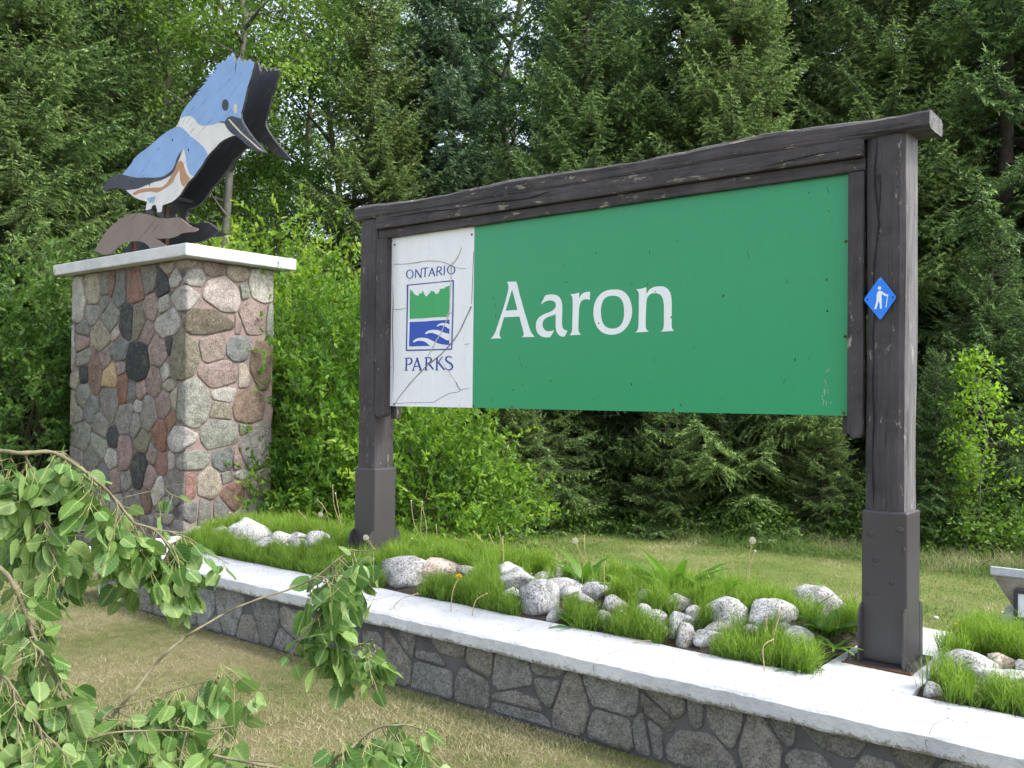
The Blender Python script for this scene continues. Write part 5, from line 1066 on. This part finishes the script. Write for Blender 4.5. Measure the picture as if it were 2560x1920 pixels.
def pea_shrub(seed,H,R,ns=1500,low=.05):
    rg=np.random.default_rng(seed); rd=random.Random(seed); wood=[]; V=[];Tn=[]
    for k in range(26):
        az=rd.uniform(0,6.28); el=rd.uniform(.7,1.45); L=H*rd.uniform(.6,.95); p=[np.array([rd.uniform(-.12,.12),rd.uniform(-.12,.12),-.05])]
        for i in range(1,6): u=i/5; p.append(np.array([math.cos(az)*R*.8*u**1.3*math.cos(el)*1.6,math.sin(az)*R*.8*u**1.3*math.cos(el)*1.6,L*u-.12*L*u*u])+rg.normal(0,.03,3))
        wood.append((p,[.018,.015,.012,.009,.006,.004],5))
    # shoots start throughout the outer half of a lumpy dome
    for s in range(ns):
        az=rd.uniform(0,6.28); ph=math.asin(rd.uniform(low,.98)); lump=1+.34*(noise.noise(Vector((math.cos(az)*2.6+seed,math.sin(az)*2.6,ph*3.2)))+.5*noise.noise(Vector((math.cos(az)*6+seed,math.sin(az)*6,ph*7))))*1.5
        rr=rd.uniform(.5,1.0)**.6*lump; d=np.array([math.cos(az)*math.cos(ph),math.sin(az)*math.cos(ph),math.sin(ph)])
        b=np.array([d[0]*R*rr,d[1]*R*rr,H*(.10+.9*d[2]*rr)]); 
        sdv=d*np.array([.8,.8,.7])+np.array([0,0,.25])+rg.normal(0,.42,3); sdv/=np.linalg.norm(sdv); L=rd.uniform(.16,.42); nl=int(L/.024)
        t=(np.arange(nl)+.5)/nl; ax=b+sdv*(L*t)[:,None]; ax[:,2]-=.35*(L*t)**2*1.2
        wood.append(([ax[0],ax[-1]],[.0028,.0015],3)) if s%3==0 else None
        rd_=rg.normal(0,1,(nl,3))+sdv*.9; rd_/=np.linalg.norm(rd_,axis=1)[:,None]; lr=rg.uniform(.05,.095,nl)*(1-.4*t)
        sn=np.cross(rd_,rg.normal(0,1,(nl,3))); sn/=np.linalg.norm(sn,axis=1)[:,None]
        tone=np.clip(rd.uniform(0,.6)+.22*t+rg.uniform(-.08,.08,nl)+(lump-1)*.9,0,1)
        for j in range(6):
            for sg in (-1,1):
                c=ax+rd_*(lr*(.12+.16*j))[:,None]; tip=c+(sn*sg*.8+rd_*.5)*(.021*(1-.06*j)); w=rd_*.0052
                V.append(np.stack([c-w,tip,c+w*1.4],1)); Tn.append(tone)
    return tri_mesh('crown',np.concatenate(V),np.concatenate(Tn)),tube_np(wood[:26]),tube_np(wood[26:])
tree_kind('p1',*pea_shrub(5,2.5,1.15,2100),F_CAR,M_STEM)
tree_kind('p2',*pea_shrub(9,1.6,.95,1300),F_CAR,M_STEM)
F_CARD=foliage('shaded_pea_shrub_leaves',[(0,(.035,.085,.016)),(.45,(.070,.155,.028)),(1,(.15,.26,.05))],.35,.5)  # pea shrub leaves again, with the shade put into darker greens
F_SAP=foliage('sapling_leaves',[(0,(.14,.26,.03)),(1,(.26,.42,.06))],.5,.45)
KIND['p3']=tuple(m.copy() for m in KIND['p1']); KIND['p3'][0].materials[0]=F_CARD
KIND['sap'][0].materials[0]=F_SAP
SH='bushes around the sign'
def sh(kind,label,px,D,s=1,sz=None,rz=None):
    x,y=ground(px,D); return place_tree(kind,'pea_shrub',label,'shrub',x,y,0,s,rz,SH,sz)
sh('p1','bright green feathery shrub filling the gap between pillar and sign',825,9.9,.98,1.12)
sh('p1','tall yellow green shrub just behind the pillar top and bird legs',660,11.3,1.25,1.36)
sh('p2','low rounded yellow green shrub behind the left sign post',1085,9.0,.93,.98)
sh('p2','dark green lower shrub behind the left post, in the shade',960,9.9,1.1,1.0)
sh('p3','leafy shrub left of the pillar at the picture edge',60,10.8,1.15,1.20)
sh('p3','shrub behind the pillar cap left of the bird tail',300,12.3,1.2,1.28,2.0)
# ------------------------------------------------------------------ the woods
def spt(kind,name,label,cat,px,D,s=1,rz=None,sz=None):
    x,y=ground(px,D); return place_tree(kind,name,label,cat,x,y,0,s,rz,'trees behind the sign',sz)
TR=[('s2','spruce_tree','big spruce with pale drooping boughs at the far left',-40,12.6,1.05),('s1','spruce_tree','spruce behind the pillar, left of the bird',230,14.0,1.1),('s2','spruce_tree','dark spruce at the upper left corner',90,17,1.15),
('s1','spruce_tree','slender spruce directly right of the bird',930,14.6,.98),('s3','fir_tree','dense spruce above the left end of the sign beam',1120,15.5,1.05),('s3','fir_tree','dark dense fir above the middle of the sign',1440,15.2,1.12),
('s1','spruce_tree','olive spruce above the sign centre, nearest of the row',1700,12.6,.98),('s2','spruce_tree','tall spruce above the right part of the sign',1960,14.4,1.05),('s1','spruce_tree','spruce directly behind the right post',2200,12.4,1.05),
('s2','spruce_tree','big dark spruce at the right edge of the picture',2500,12.2,1.1),('s3','fir_tree','dark fir behind the right post top',2330,15.5,1.1),('s2','spruce_tree','spruce behind the lawn left of the right post',1860,16.8,1.1),
('s1','spruce_tree','low boughed spruce seen under the sign, right of centre',1820,11.9,.92),('s1','spruce_tree','low boughed spruce seen under the sign, left of centre',1480,12.4,.9),('s4','young_spruce','young spruce under the sign behind the yellow green shrub',1350,11.2,.75),
('s4','young_spruce','young spruce at the right edge behind the sapling',2480,10.7,.9),('s4','young_spruce','low spreading spruce at the lawn edge below the sign middle',1660,11.0,.5),('s4','young_spruce','small dark spruce at the lawn edge left of the right post',2060,10.7,.45),('s4','young_spruce','small spruce at the lawn edge right of the yellow green shrub',1290,10.9,.5),('s1','spruce_tree','large pale boughed spruce at the far left above the shrubs',20,12.0,.95),('s4','young_spruce','small bushy spruce right of the right post at the lawn edge',2345,10.1,.52),('s4','young_spruce','young spruce peeping over the beam above the sign centre',1890,13.2,1.35),('s4','young_spruce','small light spruce over the left part of the beam',1270,13.4,1.25)]
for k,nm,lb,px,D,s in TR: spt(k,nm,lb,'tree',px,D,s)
AT=[('a1','aspen_tree','aspen left of the bird head against the sky',520,17,1.0),('a2','aspen_tree','tall aspen behind the bird crest',720,19,1.0),('a1','aspen_tree','aspen right of the bird beak with sky showing through',840,16.4,.98),('a2','aspen_tree','leafy aspen directly behind the bird, its crown filling the gap',535,14.4,.9),('a1','aspen_tree','leafy aspen filling the gap above the left sign beam',1290,16.8,.95),('a2','aspen_tree','aspen behind the bird tail, left of its body',430,15.5,.95),('a2','aspen_tree','aspen between the two dark spruces above the sign',1300,20,1.05),
('a1','aspen_tree','far aspen above the centre of the sign',1620,21,1.1),('a2','aspen_tree','far aspen above the right part of the sign',1820,22,1.1),('a1','aspen_tree','aspen at the upper left behind the spruce boughs',330,20,1.15),('a2','aspen_tree','far aspen near the top right corner',2250,22,1.1)]
for k,nm,lb,px,D,s in AT: spt(k,nm,lb,'tree',px,D,s)
FAR=[(-250,16,'s2'),(420,23,'s2'),(640,25,'s1'),(1010,22,'s1'),(1210,25,'s3'),(1560,24,'s2'),(1720,27,'s3'),(1950,24,'s1'),(2120,19,'s3'),(2420,20,'s2'),(2640,17,'s1'),(2750,13,'s2'),(150,23,'s3'),(-120,22,'a1'),(2560,24,'a2'),(1400,28,'a1'),(900,28,'a2')]
for i,(px,D,k) in enumerate(FAR):
    x,y=ground(px,D); pos='far left' if px<200 else 'left behind the bird' if px<800 else 'left of centre' if px<1250 else 'centre' if px<1650 else 'right of centre' if px<2200 else 'far right'
    o=place_tree(k,'aspen_tree' if k[0]=='a' else 'spruce_tree','%s deep in the woods at the %s, %s metres back'%('pale aspen' if k[0]=='a' else 'dark conifer',pos,{16:'sixteen',23:'twenty-three',25:'twenty-five',22:'twenty-two',24:'twenty-four',27:'twenty-seven',19:'nineteen',20:'twenty',17:'seventeen',13:'thirteen',28:'twenty-eight'}[D]),'tree',x,y,0,1.1,group='trees behind the sign')
x,y=ground(2440,9.7); place_tree('sap','aspen_sapling','thin light green sapling standing before the dark spruces at right','sapling',x,y,0,1.0)
x,y=ground(2390,10.0); place_tree('sap','aspen_sapling','short leafy sapling left of the taller one at the lawn edge','sapling',x,y,0,.55)
# undergrowth along the tree line: low leafy ground cover
def undergrowth():
    rg=np.random.default_rng(4); C=[];T=[]; A=ground(900,10.4);
    line=[ground(1180,10.7),ground(1500,10.9),ground(1850,10.6),ground(2150,10.3),ground(2400,9.6),ground(2750,9.2)]
    seg=np.array(line); n=520
    for k in range(n):
        u=rg.uniform(0,len(seg)-1.001); i=int(u); b=seg[i]*(1-(u-i))+seg[i+1]*(u-i); off=abs(rg.normal(0,.45)); dirn=np.array([b[0],b[1]]); dirn/=np.linalg.norm(dirn); b=b+dirn*off
        h=rg.uniform(.06,.42)*(1+.6*off)*max(.15,1+1.6*noise.noise(Vector((b[0]*1.1,b[1]*1.1,2)))); m_=int(60*h/.35)
        c=np.array([b[0],b[1],0])+rg.normal(0,1,(m_,3))*np.array([.14,.14,0])+np.array([0,0,1])*rg.uniform(.02,1,m_)[:,None]*h; C.append(c); T.append(np.clip(rg.uniform(.0,.8)+rg.uniform(-.2,.2,m_)+c[:,2]*.3,0,1))
    C=np.concatenate(C);T=np.concatenate(T); V=leaf_quads(C,.06,rg,.9,.5); o=link('undergrowth',tri_mesh('undergrowth',V,np.concatenate([T,T])),None,F_UND); tag(o,'low leafy undergrowth along the edge of the woods','undergrowth',kind='stuff')
undergrowth()
def dead_twigs():
    rd=random.Random(2); mb=MB()
    for k in range(420):
        px=rd.choice([rd.uniform(-80,200),rd.uniform(1200,2100),rd.uniform(1200,2100)]); x,y=ground(px,rd.uniform(11.2,13.2)); z=rd.uniform(.1,2.2); p=[Vector((x,y,z))]; d=Vector((rd.uniform(-1,1),rd.uniform(-1,.4),rd.uniform(-.6,.5))).normalized()
        for i in range(4): d=(d+Vector((rd.uniform(-.4,.4),rd.uniform(-.4,.4),rd.uniform(-.35,.2)))).normalized(); p.append(p[-1]+d*rd.uniform(.1,.3))
        mb.tube(p,[.005,.004,.003,.0025,.0015],4,cap=False)
    o=mb.build('dead_twigs',plain('dead_twig_bark',(.075,.068,.058),.9,.3,20,60,.2)); tag(o,'tangle of bare grey dead twigs low under the spruces','twigs',kind='stuff')
dead_twigs()
# ------------------------------------------------------------------ fallen aspen branches in the foreground
def leaf_mesh(seed):
    rd=random.Random(seed); L=.056*rd.uniform(.9,1.1); Wd=.050*rd.uniform(.85,1.1); cup=rd.uniform(-.25,.45); curl=rd.uniform(-.35,.5); twist=rd.uniform(-.3,.3)
    prof=[(0,.0),(.04,.26),(.13,.41),(.28,.49),(.45,.49),(.62,.42),(.78,.30),(.90,.155),(1,.0)]
    vs=[];fs=[]
    for k,(t,w) in enumerate(prof):
        y=L*t if k else 0; zc=curl*L*.35*t*t
        for s in (-1,-.5,0,.5,1):
            x=Wd*w*s; yy=y-(.055*L*abs(s) if k in(1,2) else 0); z=zc+cup*abs(x)*.9*(1)+twist*x*t+.0012*math.sin(9*t+s*3+seed); vs.append((x,yy,z))
    for k in range(len(prof)-1):
        for j in range(4): a=k*5+j; fs.append((a,a+1,a+6,a+5))
    n0=len(fs); b=rd.uniform(-.4,.4); pl=.045; pet=[(0,0,0),(b*.006,-pl*.35,-.002),(b*.012,-pl*.7,-.001+b*.004),(b*.010,-pl,0)]
    mb=MB(); mb.add(vs,fs); mb.tube(pet,[.0009,.0008,.0008,.001],4,1,cap=False); me=mesh('leaf',mb.v,mb.f,True,mb.m); me.materials.append(M_ALEAF); me.materials.append(M_PET); bm=bmesh.new(); bm.from_mesh(me); bmesh.ops.remove_doubles(bm,verts=bm.verts,dist=1e-6); bm.to_mesh(me); bm.free(); return me
M_PET=plain('leaf_stalk',(.30,.33,.12),.6,.2,60,60,.05)
LM=[leaf_mesh(s) for s in range(12)]
NLEAF=[0]; NL_,SPR_=2.1,1.4
def branch(label,main,D0,D1,r0,r1,nl,spread,t0=.1,extra=(),droop=.7,size=1.0,gather=0):
    "main: (x,y) in the 2212 wide view of the photograph, from the thick end"
    nl=int(nl*NL_); spread*=SPR_; r0*=.78; r1*=.85; sc=2560/2212; n=len(main); base=at(main[0][0]*sc,main[0][1]*sc,D=D0); root=tag(empty('aspen_branch',base),label,'branch','fallen aspen branches')
    pts=[]
    for i,(x,y) in enumerate(main): pts.append(at(x*sc,y*sc,D=D0+(D1-D0)*i/(n-1)+.02*math.sin(i*2.3))-base)
    sm=[]
    for i in range(n-1):
        a,b,c,d=pts[max(i-1,0)],pts[i],pts[i+1],pts[min(i+2,n-1)]
        for k in range(5):
            t=k/5; sm.append(.5*((2*b)+(-a+c)*t+(2*a-5*b+4*c-d)*t*t+(-a+3*b-3*c+d)*t*t*t))
    sm.append(pts[-1]); N_=len(sm); mb=MB(); rad=[(r0+(r1-r0)*i/(N_-1))*(1+.14*math.sin(i*1.9)+.08*math.sin(i*5.3)) for i in range(N_)]; mb.tube(sm,rad,8); 
    spurs=[]
    ns=max(3,nl//8)
    for k in range(ns):
        t=t0+(1-t0)*((k+random.random())/ns)**(1-.5*gather); i=min(int(t*(N_-1)),N_-2); b=sm[i].lerp(sm[i+1],t*(N_-1)-i); ax=(sm[min(i+2,N_-1)]-sm[max(i-1,0)]).normalized()
        d=(ax*.5+Vector((random.gauss(0,.6),random.gauss(0,.6),random.gauss(-droop,.5)))).normalized(); L=spread*random.uniform(.25,1.0)
        q=[b]; 
        for s in range(1,4): q.append(b+d*L*s/3+Vector((0,0,-.25*L*(s/3)**2))+Vector((random.gauss(0,.004),random.gauss(0,.004),random.gauss(0,.004))))
        mb.tube(q,[.0022,.0018,.0015,.0011],5,cap=False); spurs.append(q)
    mb.build('branch_wood',M_TWIG,root,True)
    for k in range(nl):
        q=spurs[k%len(spurs)]; u=random.uniform(.15,1)*3; i=min(int(u),2); p=q[i].lerp(q[i+1],u-i)
        tip=Vector((random.gauss(0,.50),random.gauss(0,.50),random.gauss(-.85,.42))).normalized(); nrm=Vector((random.gauss(0,.75),random.gauss(-.55,.75),random.gauss(.45,.6))); nrm=(nrm-tip*nrm.dot(tip)).normalized(); sx=tip.cross(nrm).normalized()
        s=size*random.choice([.5,.72,.88,.98,1.08,1.18])*random.uniform(.92,1.06); o=bpy.data.objects.new('leaf',random.choice(LM)); COL.objects.link(o); o.parent=root
        M4=Matrix((sx,tip,nrm)).transposed().to_4x4()@Matrix.Scale(s,4); M4.translation=p+tip*.045*s; o.matrix_local=M4; NLEAF[0]+=1
def V5(L): return [(x*.4793,864+y*.4793) for x,y in L]
def V6(L): return [(691+x*.375,1037+y*.375) for x,y in L]
branch('upper branch arching from the left edge across the pillar foot',[(-90,972)]+V5([(0,230),(100,240),(230,235),(330,285),(440,370),(520,450),(600,550),(640,565),(700,590),(745,640),(790,720),(830,770)]),2.25,2.55,.0075,.0028,118,.12,.08)
branch('branch crossing the left edge below the upper one',[(-80,1172)]+V5([(0,632),(120,608),(220,598),(320,595),(430,585),(600,560),(740,590),(830,600)]),2.45,2.6,.009,.0022,62,.13,.05)
branch('short leafy shoot at the left edge beside the dark gap',[(-60,1060)]+V5([(0,420),(90,430),(160,500),(215,560),(265,640)]),2.35,2.3,.005,.002,48,.12,.05)
branch('thick bare branch dropping from the left edge to the lower left',[(-60,1190)]+V5([(0,760),(60,830),(110,960),(160,1080),(220,1200),(280,1310),(310,1400),(340,1500),(350,1620)]),2.2,2.15,.0085,.004,95,.12,.22)
branch('long bare twig rising right to the leaf cluster before the coping',V5([(420,1560),(510,1420),(600,1320),(660,1240),(700,1190),(760,1130),(820,1080),(870,1045),(930,1010),(1000,970),(1080,930),(1200,885),(1300,855),(1420,800),(1520,720),(1580,680)]),2.2,2.6,.0062,.002,46,.10,.84)
branch('cluster of leaves hanging down in front of the low wall',V5([(1420,800),(1450,900),(1480,980),(1530,1060),(1600,1110),(1680,1080)]),2.58,2.55,.003,.0015,46,.09,.15)
branch('leafy twig along the lower left',[(-60,1650)]+V5([(0,1620),(60,1590),(180,1570),(300,1580),(480,1505),(700,1490),(900,1490),(1050,1470)]),2.1,2.2,.0055,.002,92,.11,.02,size=.95)
branch('twig with leaves at lower centre left',V5([(460,1440),(500,1400),(590,1370),(690,1335),(840,1290),(940,1265),(1000,1240),(1100,1215)]),2.2,2.35,.0032,.0016,58,.12,.0)
branch('bare ended twig at the bottom edge',V5([(960,1600),(1050,1620),(1150,1640),(1260,1659),(1400,1690)]),2.1,2.1,.004,.0035,22,.10,.0)
branch('leafy branch end at the bottom centre',[(720,1700)]+V6([(80,1620),(160,1560),(240,1490),(330,1430),(430,1412),(510,1412),(600,1440)]),2.05,2.15,.0048,.002,50,.09,.05,size=1.05)
branch('thin dark twig reaching towards the pillar foot',V5([(380,500),(480,470),(560,440),(680,410),(780,385),(880,378)]),2.6,2.7,.0018,.0009,5,.03,.0,size=.7)
branch('small leafy twigs at the left edge, lowest of all',[(-80,1450)]+V5([(0,1240),(60,1300),(120,1400),(180,1480),(260,1560)]),2.05,2.05,.005,.002,58,.12,.0)
print('leaves',NLEAF[0],'objects',len(S.objects),'faces',sum(len(m.polygons) for m in bpy.data.meshes))
